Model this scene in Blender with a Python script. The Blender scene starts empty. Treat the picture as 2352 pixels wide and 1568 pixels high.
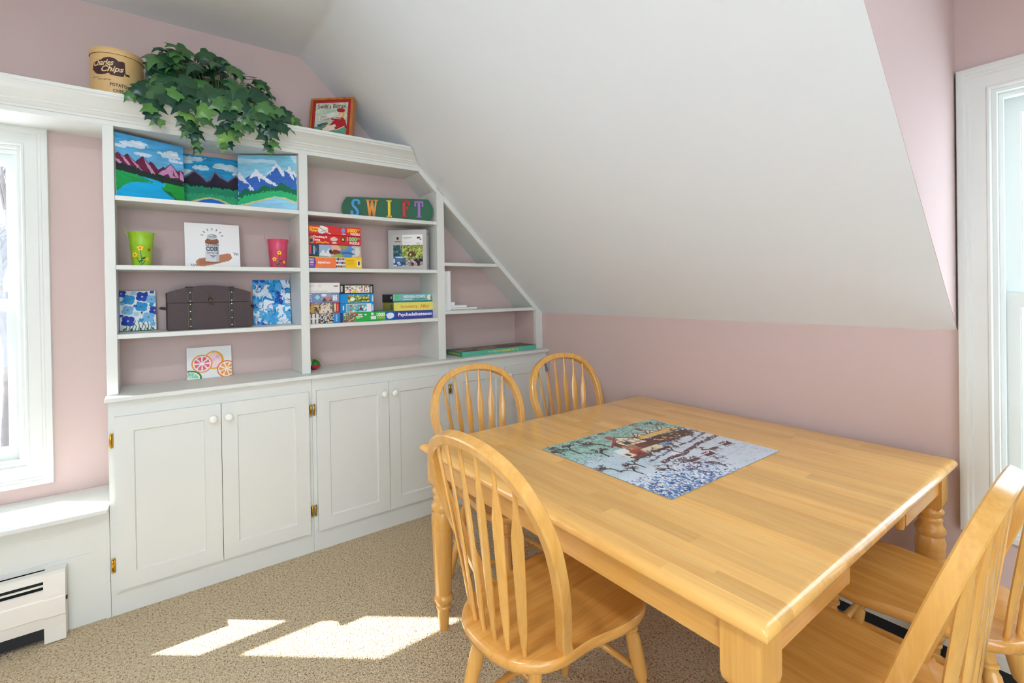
import bpy, bmesh, math, random
import numpy as np
from mathutils import Vector, Matrix

random.seed(11)
RNG = np.random.RandomState(5)
SC = bpy.context.scene
COL = SC.collection
PI = math.pi

# ------------------------------------------------------------------ camera
def make_camera():
    yaw, pit, rol, f, cy = 0.6455, 0.0053, -0.0152, 1111.64, 672.95
    fw = Vector((math.sin(yaw) * math.cos(pit), math.cos(yaw) * math.cos(pit), -math.sin(pit)))
    rt = Vector((math.cos(yaw), -math.sin(yaw), 0))
    up = rt.cross(fw)
    r2 = math.cos(rol) * rt + math.sin(rol) * up
    u2 = -math.sin(rol) * rt + math.cos(rol) * up
    cam = bpy.data.cameras.new('camera')
    cam.sensor_width = 36.0
    cam.lens = 36.0 * f / 2352.0
    cam.shift_y = -(784.0 - cy) / 2352.0
    cam.clip_start = 0.02
    ob = bpy.data.objects.new('camera', cam)
    COL.objects.link(ob)
    m = Matrix((r2, u2, -fw)).transposed().to_4x4()
    m.translation = Vector((-2.2677, -2.901, 1.33))
    ob.matrix_world = m
    SC.camera = ob
make_camera()

# ------------------------------------------------------------------ light and exposure
SC.view_settings.view_transform = 'Standard'
SC.view_settings.look = 'None'
SC.view_settings.gamma = 1.0
SC.view_settings.use_curve_mapping = False
SC.view_settings.exposure = 0.28
SC.cycles.use_denoising = True
SC.cycles.max_bounces = 8
SC.cycles.diffuse_bounces = 5
SC.cycles.glossy_bounces = 3
SC.cycles.adaptive_threshold = 0.12
SC.cycles.adaptive_min_samples = 16
SC.cycles.transparent_max_bounces = 16
SC.cycles.caustics_reflective = False
SC.cycles.caustics_refractive = False
SC.cycles.sample_clamp_indirect = 8.0

def srgb(r, g, b):
    def f(c):
        c /= 255.0
        return c / 12.92 if c <= 0.04045 else ((c + 0.055) / 1.055) ** 2.4
    return (f(r), f(g), f(b), 1.0)

world = bpy.data.worlds.new('daylight')
SC.world = world
world.use_nodes = True
wn = world.node_tree.nodes['Background']
wn.inputs[0].default_value = (0.73, 0.87, 1.0, 1)
wn.inputs[1].default_value = 5.7

SUN_DIR = Vector((0.768 * math.cos(math.radians(43)), -0.640 * math.cos(math.radians(43)), -math.sin(math.radians(43))))
sun = bpy.data.lights.new('sun', 'SUN')
sun.energy = 21.0
sun.angle = math.radians(0.55)
sun.color = (1.0, 0.965, 0.92)
so = bpy.data.objects.new('sun', sun)
COL.objects.link(so)
so.rotation_euler = SUN_DIR.to_track_quat('-Z', 'Y').to_euler()
so.location = (-8, 7, 8)

def portal(name, loc, direction, w, h):
    l = bpy.data.lights.new(name, 'AREA')
    l.shape = 'RECTANGLE'
    l.size, l.size_y = w, h
    l.cycles.is_portal = True
    o = bpy.data.objects.new(name, l)
    COL.objects.link(o)
    o.location = loc
    o.rotation_euler = Vector(direction).to_track_quat('-Z', 'Z').to_euler()
# sky portals in the window openings; the last two windows are added for light
portal('sky_portal', (-2.963, 0.15, 1.29), (0, -1, 0), 0.546, 1.36)
portal('sky_portal', (-3.575, 0.15, 1.29), (0, -1, 0), 0.55, 1.36)
portal('sky_portal', (0.15, -2.918, 1.27), (-1, 0, 0), 0.684, 1.41)
portal('sky_portal', (-2.84, -5.15, 1.45), (0, 1, 0), 2.28, 2.0)
portal('sky_portal', (-4.25, -4.35, 1.55), (1, 0, 0), 0.9, 1.5)

# ------------------------------------------------------------------ materials
MATS = {}
def new_mat(name):
    m = bpy.data.materials.new(name)
    m.use_nodes = True
    nt = m.node_tree
    b = nt.nodes['Principled BSDF']
    return m, nt, b

def N(nt, kind, **kw):
    n = nt.nodes.new(kind)
    for k, v in kw.items():
        setattr(n, k, v)
    return n

def coords(nt, scale=(1, 1, 1), kind='Object'):
    tc = N(nt, 'ShaderNodeTexCoord')
    mp = N(nt, 'ShaderNodeMapping')
    mp.inputs['Scale'].default_value = scale
    nt.links.new(tc.outputs[kind], mp.inputs['Vector'])
    return mp.outputs['Vector']

def paint(name, rgb, rough=0.5, bump=0.0, bscale=200.0, var=0.0, vscale=3.0, metal=0.0, spec=0.5, coat=0.0):
    if name in MATS:
        return MATS[name]
    m, nt, b = new_mat(name)
    b.inputs['Roughness'].default_value = rough
    b.inputs['Metallic'].default_value = metal
    b.inputs['Specular IOR Level'].default_value = spec
    b.inputs['Coat Weight'].default_value = coat
    b.inputs['Coat Roughness'].default_value = 0.12
    c = srgb(*rgb)
    b.inputs['Base Color'].default_value = c
    v = coords(nt) if (var > 0 or bump > 0) else None
    if var > 0:
        n = N(nt, 'ShaderNodeTexNoise')
        n.inputs['Scale'].default_value = vscale
        n.inputs['Detail'].default_value = 2
        nt.links.new(v, n.inputs['Vector'])
        mx = N(nt, 'ShaderNodeMix', data_type='RGBA')
        mx.inputs['A'].default_value = tuple(x * (1 - var) for x in c[:3]) + (1,)
        mx.inputs['B'].default_value = tuple(min(1, x * (1 + var)) for x in c[:3]) + (1,)
        nt.links.new(n.outputs['Fac'], mx.inputs['Factor'])
        nt.links.new(mx.outputs['Result'], b.inputs['Base Color'])
    if bump > 0:
        n2 = N(nt, 'ShaderNodeTexNoise')
        n2.inputs['Scale'].default_value = bscale
        n2.inputs['Detail'].default_value = 3
        nt.links.new(v, n2.inputs['Vector'])
        bp = N(nt, 'ShaderNodeBump')
        bp.inputs['Strength'].default_value = bump
        bp.inputs['Distance'].default_value = 0.002
        nt.links.new(n2.outputs['Fac'], bp.inputs['Height'])
        nt.links.new(bp.outputs['Normal'], b.inputs['Normal'])
    MATS[name] = m
    return m

def wood(name, light, dark, axis='x', rough=0.25, rnd=0.5, coat=0.5, fine=1.0):
    m, nt, b = new_mat(name)
    tc = N(nt, 'ShaderNodeTexCoord')
    oi = N(nt, 'ShaderNodeObjectInfo')
    add = N(nt, 'ShaderNodeVectorMath', operation='ADD')
    mul = N(nt, 'ShaderNodeVectorMath', operation='SCALE')
    comb = N(nt, 'ShaderNodeCombineXYZ')
    for i in range(3):
        nt.links.new(oi.outputs['Random'], comb.inputs[i])
    nt.links.new(comb.outputs[0], mul.inputs[0])
    mul.inputs['Scale'].default_value = 23.0
    nt.links.new(tc.outputs['Object'], add.inputs[0])
    nt.links.new(mul.outputs[0], add.inputs[1])
    sc = {'x': (1.3, 26, 26), 'y': (26, 1.3, 26), 'z': (26, 26, 1.3)}[axis]
    mp = N(nt, 'ShaderNodeMapping')
    mp.inputs['Scale'].default_value = tuple(s * fine for s in sc)
    nt.links.new(add.outputs[0], mp.inputs['Vector'])
    n1 = N(nt, 'ShaderNodeTexNoise')
    n1.inputs['Scale'].default_value = 1.0
    n1.inputs['Detail'].default_value = 5
    n1.inputs['Roughness'].default_value = 0.6
    n1.inputs['Distortion'].default_value = 0.6
    nt.links.new(mp.outputs[0], n1.inputs['Vector'])
    n2 = N(nt, 'ShaderNodeTexNoise')
    n2.inputs['Scale'].default_value = 6.0
    n2.inputs['Detail'].default_value = 3
    nt.links.new(mp.outputs[0], n2.inputs['Vector'])
    r1 = N(nt, 'ShaderNodeValToRGB')
    r1.color_ramp.elements[0].position = 0.32
    r1.color_ramp.elements[0].color = srgb(*dark)
    r1.color_ramp.elements[1].position = 0.62
    r1.color_ramp.elements[1].color = srgb(*light)
    nt.links.new(n1.outputs['Fac'], r1.inputs['Fac'])
    # fine pores
    r2 = N(nt, 'ShaderNodeMapRange')
    r2.inputs['From Min'].default_value = 0.3
    r2.inputs['From Max'].default_value = 0.7
    r2.inputs['To Min'].default_value = 0.94
    r2.inputs['To Max'].default_value = 1.03
    nt.links.new(n2.outputs['Fac'], r2.inputs['Value'])
    # board to board tint
    r3 = N(nt, 'ShaderNodeMapRange')
    r3.inputs['To Min'].default_value = 1.0 - 0.32 * rnd
    r3.inputs['To Max'].default_value = 1.0 + 0.14 * rnd
    nt.links.new(oi.outputs['Random'], r3.inputs['Value'])
    mm = N(nt, 'ShaderNodeMath', operation='MULTIPLY')
    nt.links.new(r2.outputs[0], mm.inputs[0])
    nt.links.new(r3.outputs[0], mm.inputs[1])
    vm = N(nt, 'ShaderNodeVectorMath', operation='SCALE')
    nt.links.new(r1.outputs['Color'], vm.inputs[0])
    nt.links.new(mm.outputs[0], vm.inputs['Scale'])
    nt.links.new(vm.outputs[0], b.inputs['Base Color'])
    b.inputs['Roughness'].default_value = rough
    b.inputs['Coat Weight'].default_value = coat
    b.inputs['Coat Roughness'].default_value = 0.14
    MATS[name] = m
    return m

def attr_mat(name, rough=0.45, bump=0.0, bscale=300, spec=0.5):
    m, nt, b = new_mat(name)
    a = N(nt, 'ShaderNodeAttribute', attribute_name='Col')
    nt.links.new(a.outputs['Color'], b.inputs['Base Color'])
    b.inputs['Roughness'].default_value = rough
    b.inputs['Specular IOR Level'].default_value = spec
    if bump:
        v = coords(nt)
        n = N(nt, 'ShaderNodeTexNoise')
        n.inputs['Scale'].default_value = bscale
        nt.links.new(v, n.inputs['Vector'])
        bp = N(nt, 'ShaderNodeBump')
        bp.inputs['Strength'].default_value = bump
        bp.inputs['Distance'].default_value = 0.001
        nt.links.new(n.outputs['Fac'], bp.inputs['Height'])
        nt.links.new(bp.outputs['Normal'], b.inputs['Normal'])
    MATS[name] = m
    return m

def tint_mat(name, c0, c1, rough=0.5, vein=0.0, trans=0.0):
    """two tone material that picks its tone per object"""
    m, nt, b = new_mat(name)
    oi = N(nt, 'ShaderNodeObjectInfo')
    mx = N(nt, 'ShaderNodeMix', data_type='RGBA')
    mx.inputs['A'].default_value = srgb(*c0)
    mx.inputs['B'].default_value = srgb(*c1)
    pw = N(nt, 'ShaderNodeMath', operation='POWER')
    pw.inputs[1].default_value = 2.2
    nt.links.new(oi.outputs['Random'], pw.inputs[0])
    nt.links.new(pw.outputs[0], mx.inputs['Factor'])
    v = coords(nt)
    n = N(nt, 'ShaderNodeTexNoise')
    n.inputs['Scale'].default_value = 30
    n.inputs['Detail'].default_value = 3
    nt.links.new(v, n.inputs['Vector'])
    mr = N(nt, 'ShaderNodeMapRange')
    mr.inputs['To Min'].default_value = 0.7
    mr.inputs['To Max'].default_value = 1.3
    nt.links.new(n.outputs['Fac'], mr.inputs['Value'])
    vm = N(nt, 'ShaderNodeVectorMath', operation='SCALE')
    nt.links.new(mx.outputs['Result'], vm.inputs[0])
    nt.links.new(mr.outputs[0], vm.inputs['Scale'])
    nt.links.new(vm.outputs[0], b.inputs['Base Color'])
    b.inputs['Roughness'].default_value = rough
    MATS[name] = m
    return m

def glass_mat():
    m, nt, b = new_mat('window_glass')
    tr = N(nt, 'ShaderNodeBsdfTransparent')
    gl = N(nt, 'ShaderNodeBsdfGlossy')
    gl.inputs['Roughness'].default_value = 0.02
    mx = N(nt, 'ShaderNodeMixShader')
    mx.inputs[0].default_value = 0.05
    nt.links.new(tr.outputs[0], mx.inputs[1])
    nt.links.new(gl.outputs[0], mx.inputs[2])
    nt.links.new(mx.outputs[0], nt.nodes['Material Output'].inputs['Surface'])
    MATS['window_glass'] = m
    return m

def carpet_mat():
    m, nt, b = new_mat('loop_carpet')
    v = coords(nt)
    n0 = N(nt, 'ShaderNodeTexNoise')
    n0.inputs['Scale'].default_value = 2.5
    n0.inputs['Detail'].default_value = 3
    n1 = N(nt, 'ShaderNodeTexNoise')
    n1.inputs['Scale'].default_value = 120
    n1.inputs['Detail'].default_value = 4
    n1.inputs['Roughness'].default_value = 0.65
    vo = N(nt, 'ShaderNodeTexVoronoi')
    vo.inputs['Scale'].default_value = 230
    vo.inputs['Randomness'].default_value = 0.9
    for n in (n0, n1, vo):
        nt.links.new(v, n.inputs['Vector'])
    ramp = N(nt, 'ShaderNodeValToRGB')
    e = ramp.color_ramp.elements
    e[0].position, e[0].color = 0.36, srgb(160, 128, 90)
    e[1].position, e[1].color = 0.62, srgb(250, 234, 202)
    k = e.new(0.46)
    k.color = srgb(243, 220, 180)
    nt.links.new(n1.outputs['Fac'], ramp.inputs['Fac'])
    mr = N(nt, 'ShaderNodeMapRange')
    mr.inputs['From Max'].default_value = 0.75
    mr.inputs['To Min'].default_value = 1.1
    mr.inputs['To Max'].default_value = 0.76
    nt.links.new(vo.outputs['Distance'], mr.inputs['Value'])
    vm = N(nt, 'ShaderNodeVectorMath', operation='SCALE')
    nt.links.new(ramp.outputs['Color'], vm.inputs[0])
    nt.links.new(mr.outputs[0], vm.inputs['Scale'])
    nt.links.new(vm.outputs[0], b.inputs['Base Color'])
    ad = N(nt, 'ShaderNodeMath', operation='SUBTRACT')
    nt.links.new(n1.outputs['Fac'], ad.inputs[0])
    nt.links.new(vo.outputs['Distance'], ad.inputs[1])
    bp = N(nt, 'ShaderNodeBump')
    bp.inputs['Strength'].default_value = 0.9
    bp.inputs['Distance'].default_value = 0.008
    nt.links.new(ad.outputs[0], bp.inputs['Height'])
    nt.links.new(bp.outputs['Normal'], b.inputs['Normal'])
    b.inputs['Roughness'].default_value = 1.0
    b.inputs['Specular IOR Level'].default_value = 0.1
    MATS['carpet'] = m
    return m

M_PINK = paint('pink_wall_paint', (207, 185, 180), 0.85, 0, 160, 0.015, 3, spec=0.25)
M_CEIL = paint('ceiling_paint', (228, 233, 236), 0.9, 0, 120, 0.008, 2, spec=0.2)
M_WHITE = paint('white_trim_paint', (221, 224, 219), 0.38, 0, 60, 0.008, 4, spec=0.45)
M_VINYL = paint('white_window_vinyl', (224, 229, 225), 0.35, 0.0)
M_HEAT = paint('heater_enamel', (232, 230, 222), 0.35, 0.0)
M_DARK = paint('dark_slot', (30, 34, 38), 0.6)
M_BRASS = paint('polished_brass', (214, 168, 70), 0.18, 0, 100, 0.05, 20, metal=1.0)
M_CERAMIC = paint('white_ceramic', (244, 243, 236), 0.15, spec=0.6)
M_GLASS = glass_mat()
M_CARPET = carpet_mat()
WL, WD = (230, 176, 94), (218, 160, 79)
M_PLANK = wood('table_stave_wood', (242, 190, 108), (230, 171, 88), 'y', 0.24, 0.5, 0.5)
M_WX = wood('chair_wood_grain_x', (230, 172, 90), (210, 146, 66), 'x', 0.25, 0.25, 0.5)
M_WY = wood('chair_wood_grain_y', WL, WD, 'y', 0.25, 0.25, 0.5)
M_WZ = wood('chair_wood_grain_z', WL, WD, 'z', 0.25, 0.25, 0.5)
M_PRINT = attr_mat('printed_card', 0.4, 0, spec=0.4)
M_CANVAS = attr_mat('painted_canvas', 0.6, 0.35, 500, spec=0.35)

# ------------------------------------------------------------------ builders
class MB:
    """collects shapes, build() links them as ONE mesh object"""
    def __init__(self):
        self.bm = bmesh.new()

    def box(self, x0, x1, y0, y1, z0, z1, bev=0.0, seg=1, rot=None, mat=0):
        bm = self.bm
        m = Matrix.Translation(((x0 + x1) / 2, (y0 + y1) / 2, (z0 + z1) / 2)) @ Matrix.Diagonal((abs(x1 - x0), abs(y1 - y0), abs(z1 - z0), 1))
        if rot is not None:
            m = rot @ m
        r = bmesh.ops.create_cube(bm, size=1.0, matrix=m)
        vs = r['verts']
        if mat:
            for f in {f for v in vs for f in v.link_faces}:
                f.material_index = mat
        if bev > 0:
            es = list({e for v in vs for e in v.link_edges})
            bmesh.ops.bevel(bm, geom=es, offset=bev, segments=seg, affect='EDGES', profile=0.5, clamp_overlap=True)
        return self

    def face(self, pts, mat=0):
        f = self.bm.faces.new([self.bm.verts.new(p) for p in pts])
        f.material_index = mat
        return f

    def prism(self, pts, vec, mat=0):
        """closed polygon pts (3D) swept along vec"""
        bm = self.bm
        vec = Vector(vec)
        a = [bm.verts.new(Vector(p)) for p in pts]
        b = [bm.verts.new(Vector(p) + vec) for p in pts]
        fs = [bm.faces.new(a), bm.faces.new(list(reversed(b)))]
        n = len(pts)
        for i in range(n):
            j = (i + 1) % n
            fs.append(bm.faces.new([a[j], a[i], b[i], b[j]]))
        for f in fs:
            f.material_index = mat
        return self

    def loft(self, rings, close=True, cap=True, mat=0):
        """rings: list of equal-length point loops"""
        bm = self.bm
        vr = [[bm.verts.new(Vector(p)) for p in r] for r in rings]
        n = len(rings[0])
        for a, b in zip(vr[:-1], vr[1:]):
            for i in range(n if close else n - 1):
                j = (i + 1) % n
                f = bm.faces.new([a[i], a[j], b[j], b[i]])
                f.material_index = mat
        if cap and close:
            for r in (vr[0], vr[-1]):
                try:
                    f = bm.faces.new(r)
                    f.material_index = mat
                except ValueError:
                    pass
        return self

    def lathe(self, prof, n=20, M=None, mat=0):
        M = M or Matrix.Identity(4)
        rings = []
        for r, z in prof:
            r = max(r, 1e-4)
            rings.append([M @ Vector((r * math.cos(2 * PI * i / n), r * math.sin(2 * PI * i / n), z)) for i in range(n)])
        return self.loft(rings, True, True, mat)

    def tube(self, pts, rad, n=8, mat=0):
        pts = [Vector(p) for p in pts]
        if not hasattr(rad, '__len__'):
            rad = [rad] * len(pts)
        rings = []
        ref = None
        for i, p in enumerate(pts):
            t = (pts[min(i + 1, len(pts) - 1)] - pts[max(i - 1, 0)]).normalized()
            if ref is None:
                ref = Vector((0, 0, 1)) if abs(t.z) < 0.9 else Vector((1, 0, 0))
            u = (ref - t * ref.dot(t)).normalized()
            w = t.cross(u)
            ref = u
            rings.append([p + (u * math.cos(2 * PI * k / n) + w * math.sin(2 * PI * k / n)) * rad[i] for k in range(n)])
        return self.loft(rings, True, True, mat)

    def sphere(self, c, r, u=12, v=8, sx=1, sy=1, sz=1, rot=None, mat=0):
        m = Matrix.Translation(c) @ (rot or Matrix.Identity(4)) @ Matrix.Diagonal((r * sx, r * sy, r * sz, 1))
        res = bmesh.ops.create_uvsphere(self.bm, u_segments=u, v_segments=v, radius=1.0, matrix=m)
        for f in {f for w in res['verts'] for f in w.link_faces}:
            f.material_index = mat
        return self

    def add_mesh(self, me, M=None, mat=0):
        n0 = len(self.bm.verts)
        f0 = len(self.bm.faces)
        self.bm.from_mesh(me)
        self.bm.verts.ensure_lookup_table()
        self.bm.faces.ensure_lookup_table()
        if M is not None:
            for v in self.bm.verts[n0:]:
                v.co = M @ v.co
        for f in self.bm.faces[f0:]:
            f.material_index = mat
        return self

    def mesh(self, name, mats, smooth=None):
        bmesh.ops.recalc_face_normals(self.bm, faces=self.bm.faces[:])
        me = bpy.data.meshes.new(name)
        self.bm.to_mesh(me)
        self.bm.free()
        if not isinstance(mats, (list, tuple)):
            mats = [mats]
        for m in mats:
            me.materials.append(m)
        if smooth is not None:
            me.shade_smooth()
            me.set_sharp_from_angle(angle=math.radians(smooth))
        return me

    def build(self, name, mats, parent=None, smooth=None, loc=None, rot=None):
        return link(name, self.mesh(name, mats, smooth), parent, loc, rot)

def link(name, me, parent=None, loc=None, rot=None):
    o = bpy.data.objects.new(name, me)
    COL.objects.link(o)
    if parent:
        o.parent = parent
    if loc is not None:
        o.location = loc
    if rot is not None:
        o.rotation_euler = rot
    return o

def tag(o, label, cat, group=None, kind=None):
    o['label'] = label
    o['category'] = cat
    if group:
        o['group'] = group
    if kind:
        o['kind'] = kind
    return o

def thing(name, label, cat, loc=(0, 0, 0), rotz=0.0, group=None, kind=None, rot=None):
    o = bpy.data.objects.new(name, None)
    o.empty_display_size = 0.05
    COL.objects.link(o)
    o.location = loc
    o.rotation_euler = rot if rot is not None else (0, 0, rotz)
    return tag(o, label, cat, group, kind)

def copy_tree(o, parent=None):
    c = o.copy()
    COL.objects.link(c)
    c.parent = parent
    for ch in list(o.children):
        copy_tree(ch, c)
    return c

# ------------------------------------------------------------------ lettering (flat print)
_TC = {}
def text_mesh(body, shear=0.0, bold=0.0, space=1.0, extrude=0.0):
    key = (body, shear, bold, space, extrude)
    if key in _TC:
        return _TC[key].copy()
    cu = bpy.data.curves.new('lettering', 'FONT')
    cu.body = body
    cu.size = 1.0
    cu.shear = shear
    cu.offset = bold
    cu.space_character = space
    cu.resolution_u = 3
    cu.extrude = extrude
    ob = bpy.data.objects.new('lettering', cu)
    me = bpy.data.meshes.new_from_object(ob)
    bpy.data.objects.remove(ob)
    n = len(me.vertices)
    co = np.empty(n * 3)
    me.vertices.foreach_get('co', co)
    co = co.reshape(-1, 3)
    mn, mx = co.min(0), co.max(0)
    co[:, 0] = (co[:, 0] - mn[0]) / (mx[0] - mn[0])
    co[:, 1] = (co[:, 1] - mn[1]) / (mx[1] - mn[1])
    me.vertices.foreach_set('co', co.ravel())
    _TC[key] = me
    return me.copy()

def put(me, fn):
    """map every vertex (u, v, w) of a flat mesh through fn"""
    n = len(me.vertices)
    co = np.empty(n * 3)
    me.vertices.foreach_get('co', co)
    co = co.reshape(-1, 3)
    out = np.array([fn(*p) for p in co])
    me.vertices.foreach_set('co', out.ravel())
    me.update()
    return me

def letter(body, u0, u1, v0, v1, fn, mat, parent, shear=0.0, bold=0.0, space=1.0, turn=0, w=0.0005, name='lettering'):
    me = text_mesh(body, shear, bold, space)
    def g(a, b, c):
        if turn == 1:      # reads upwards
            a, b = 1 - b, a
        elif turn == -1:   # reads downwards
            a, b = b, 1 - a
        return fn(u0 + (u1 - u0) * a, v0 + (v1 - v0) * b, w)
    put(me, g)
    me.materials.clear()
    me.materials.append(mat)
    return link(name, me, parent)

# ------------------------------------------------------------------ printed pictures: a grid of coloured vertices
def smooth_noise(h, w, cells, seed=0):
    r = np.random.RandomState(seed)
    gy, gx = cells
    g = r.rand(gy + 2, gx + 2)
    y = np.linspace(0, gy, h)
    x = np.linspace(0, gx, w)
    yi, xi = y.astype(int), x.astype(int)
    fy, fx = (y - yi)[:, None], (x - xi)[None]
    fy, fx = fy * fy * (3 - 2 * fy), fx * fx * (3 - 2 * fx)
    a = g[yi][:, xi]; b = g[yi][:, xi + 1]; c = g[yi + 1][:, xi]; d = g[yi + 1][:, xi + 1]
    return (a * (1 - fx) + b * fx) * (1 - fy) + (c * (1 - fx) + d * fx) * fy

class Pic:
    def __init__(self, w, h, bg, asp=None):
        self.w, self.h = w, h
        self.a = np.zeros((h, w, 3)) + np.array(bg, float)
        self.asp = asp or w / h
        self.U, self.V = np.meshgrid(np.linspace(0, 1, w), np.linspace(0, 1, h))
    def put(self, m, col, al=1.0):
        m = (m.astype(float) * al)[..., None]
        self.a = self.a * (1 - m) + np.array(col, float) * m
        return self
    def rect(self, u0, u1, v0, v1, col):
        return self.put((self.U >= u0) & (self.U <= u1) & (self.V >= v0) & (self.V <= v1), col)
    def poly(self, pts, col, al=1.0, rough=0.0, seed=1):
        U, V = self.U, self.V
        if rough:
            V = V + (smooth_noise(self.h, self.w, (max(2, self.h // 5), max(2, self.w // 4)), seed) - 0.5) * rough
            U = U + (smooth_noise(self.h, self.w, (max(2, self.h // 5), max(2, self.w // 4)), seed + 9) - 0.5) * rough / self.asp
        ins = np.zeros(U.shape, bool)
        n = len(pts)
        for i in range(n):
            x0, y0 = pts[i]; x1, y1 = pts[(i + 1) % n]
            if y0 == y1:
                continue
            c = ((y0 > V) != (y1 > V)) & (U < (x1 - x0) * (V - y0) / (y1 - y0) + x0)
            ins ^= c
        return self.put(ins, col, al)
    def ell(self, cu, cv, ru, rv, col, rot=0.0, al=1.0, rough=0.0, seed=3):
        x = (self.U - cu) * self.asp
        y = self.V - cv
        c, s = math.cos(rot), math.sin(rot)
        X, Y = (x * c + y * s) / (ru * self.asp), (-x * s + y * c) / rv
        d = X * X + Y * Y
        if rough:
            d = d + (smooth_noise(self.h, self.w, (max(3, self.h // 6), max(3, self.w // 6)), seed) - 0.5) * rough
        return self.put(d < 1, col, al)
    def line(self, pts, wd, col, al=1.0):
        for (x0, y0), (x1, y1) in zip(pts[:-1], pts[1:]):
            m0 = wd * 2
            us = np.where((self.U[0] > min(x0, x1) - m0 / self.asp) & (self.U[0] < max(x0, x1) + m0 / self.asp))[0]
            vs = np.where((self.V[:, 0] > min(y0, y1) - m0) & (self.V[:, 0] < max(y0, y1) + m0))[0]
            if len(us) == 0 or len(vs) == 0:
                continue
            sl = (slice(vs[0], vs[-1] + 1), slice(us[0], us[-1] + 1))
            X, Y = self.U[sl] * self.asp, self.V[sl]
            ax, ay, bx, by = x0 * self.asp, y0, x1 * self.asp, y1
            dx, dy = bx - ax, by - ay
            t = np.clip(((X - ax) * dx + (Y - ay) * dy) / (dx * dx + dy * dy + 1e-12), 0, 1)
            d = np.hypot(X - ax - t * dx, Y - ay - t * dy)
            cov = np.clip((wd / 2 - d) * self.h + 0.5, 0, 1) * al
            self.a[sl] = self.a[sl] * (1 - cov[..., None]) + np.array(col, float) * cov[..., None]
        return self
    def noise(self, amt, cells, seed=1):
        n = smooth_noise(self.h, self.w, cells, seed) - 0.5
        self.a = np.clip(self.a * (1 + n[..., None] * 2 * amt), 0, 255)
        return self
    def blotch(self, cells, thr, col, seed=1, al=1.0, region=None):
        n = smooth_noise(self.h, self.w, cells, seed)
        m = n > thr
        if region is not None:
            m &= (self.U >= region[0]) & (self.U <= region[1]) & (self.V >= region[2]) & (self.V <= region[3])
        return self.put(m, col, al)
    def mesh(self, name, fn, mat):
        w, h = self.w, self.h
        co = np.array([fn(u, v, 0.0003) for u, v in zip(self.U.ravel(), self.V.ravel())], dtype=np.float32)
        idx = np.arange(w * h).reshape(h, w)
        q = np.stack([idx[:-1, :-1], idx[:-1, 1:], idx[1:, 1:], idx[1:, :-1]], -1).reshape(-1, 4)
        me = bpy.data.meshes.new(name)
        me.vertices.add(w * h)
        me.vertices.foreach_set('co', co.ravel())
        me.loops.add(q.size)
        me.loops.foreach_set('vertex_index', q.ravel().astype(np.int32))
        me.polygons.add(len(q))
        me.polygons.foreach_set('loop_start', np.arange(0, q.size, 4, dtype=np.int32))
        me.update(calc_edges=True)
        c = np.clip(self.a / 255.0, 0, 1).reshape(-1, 3)
        lin = np.where(c <= 0.04045, c / 12.92, ((c + 0.055) / 1.055) ** 2.4)
        rgba = np.ones((w * h, 4), np.float32)
        rgba[:, :3] = lin
        at = me.color_attributes.new('Col', 'FLOAT_COLOR', 'POINT')
        at.data.foreach_set('color', rgba.ravel())
        me.materials.append(mat)
        return me

def face_map(o, ux, uz, n):
    """(u, v, w) on a face -> 3D: origin o, edges ux / uz, outward n"""
    o, ux, uz, n = Vector(o), Vector(ux), Vector(uz), Vector(n).normalized()
    return lambda u, v, w: o + ux * u + uz * v + n * w

# ------------------------------------------------------------------ the room
ZK, ZF, XC, YD, YD2 = 1.167, 2.664, -1.5524, -2.4831, -3.40
XL, YB = -4.10, -5.00
T = 0.14
def slope_x(z):
    return -(z - ZK) * (-XC) / (ZF - ZK)
def slope_z(x):
    return ZK + (-x) * (ZF - ZK) / (-XC)

def wall_with_holes(mb, plane, inner, outer, a0, a1, z0, z1, holes):
    """boxes around window holes; plane 'x' or 'y'; holes (a0,a1,z0,z1) sorted along a"""
    def bx(p, q, r, s):
        if q - p < 1e-5 or s - r < 1e-5:
            return
        if plane == 'y':
            mb.box(p, q, min(inner, outer), max(inner, outer), r, s)
        else:
            mb.box(min(inner, outer), max(inner, outer), p, q, r, s)
    cur = a0
    for h in holes:
        bx(cur, h[0], z0, z1)
        bx(h[0], h[1], z0, h[2])
        bx(h[0], h[1], h[3], z1)
        cur = h[1]
    bx(cur, a1, z0, z1)

W1 = (-3.236, -2.690, 0.615, 1.975)
W3 = (-3.85, -3.300, 0.615, 1.975)
W2 = (-3.26, -2.576, 0.563, 1.976)
W4 = (-3.98, -1.700, 0.45, 2.45)
W5 = (-4.80, -3.900, 0.80, 2.30)

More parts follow.
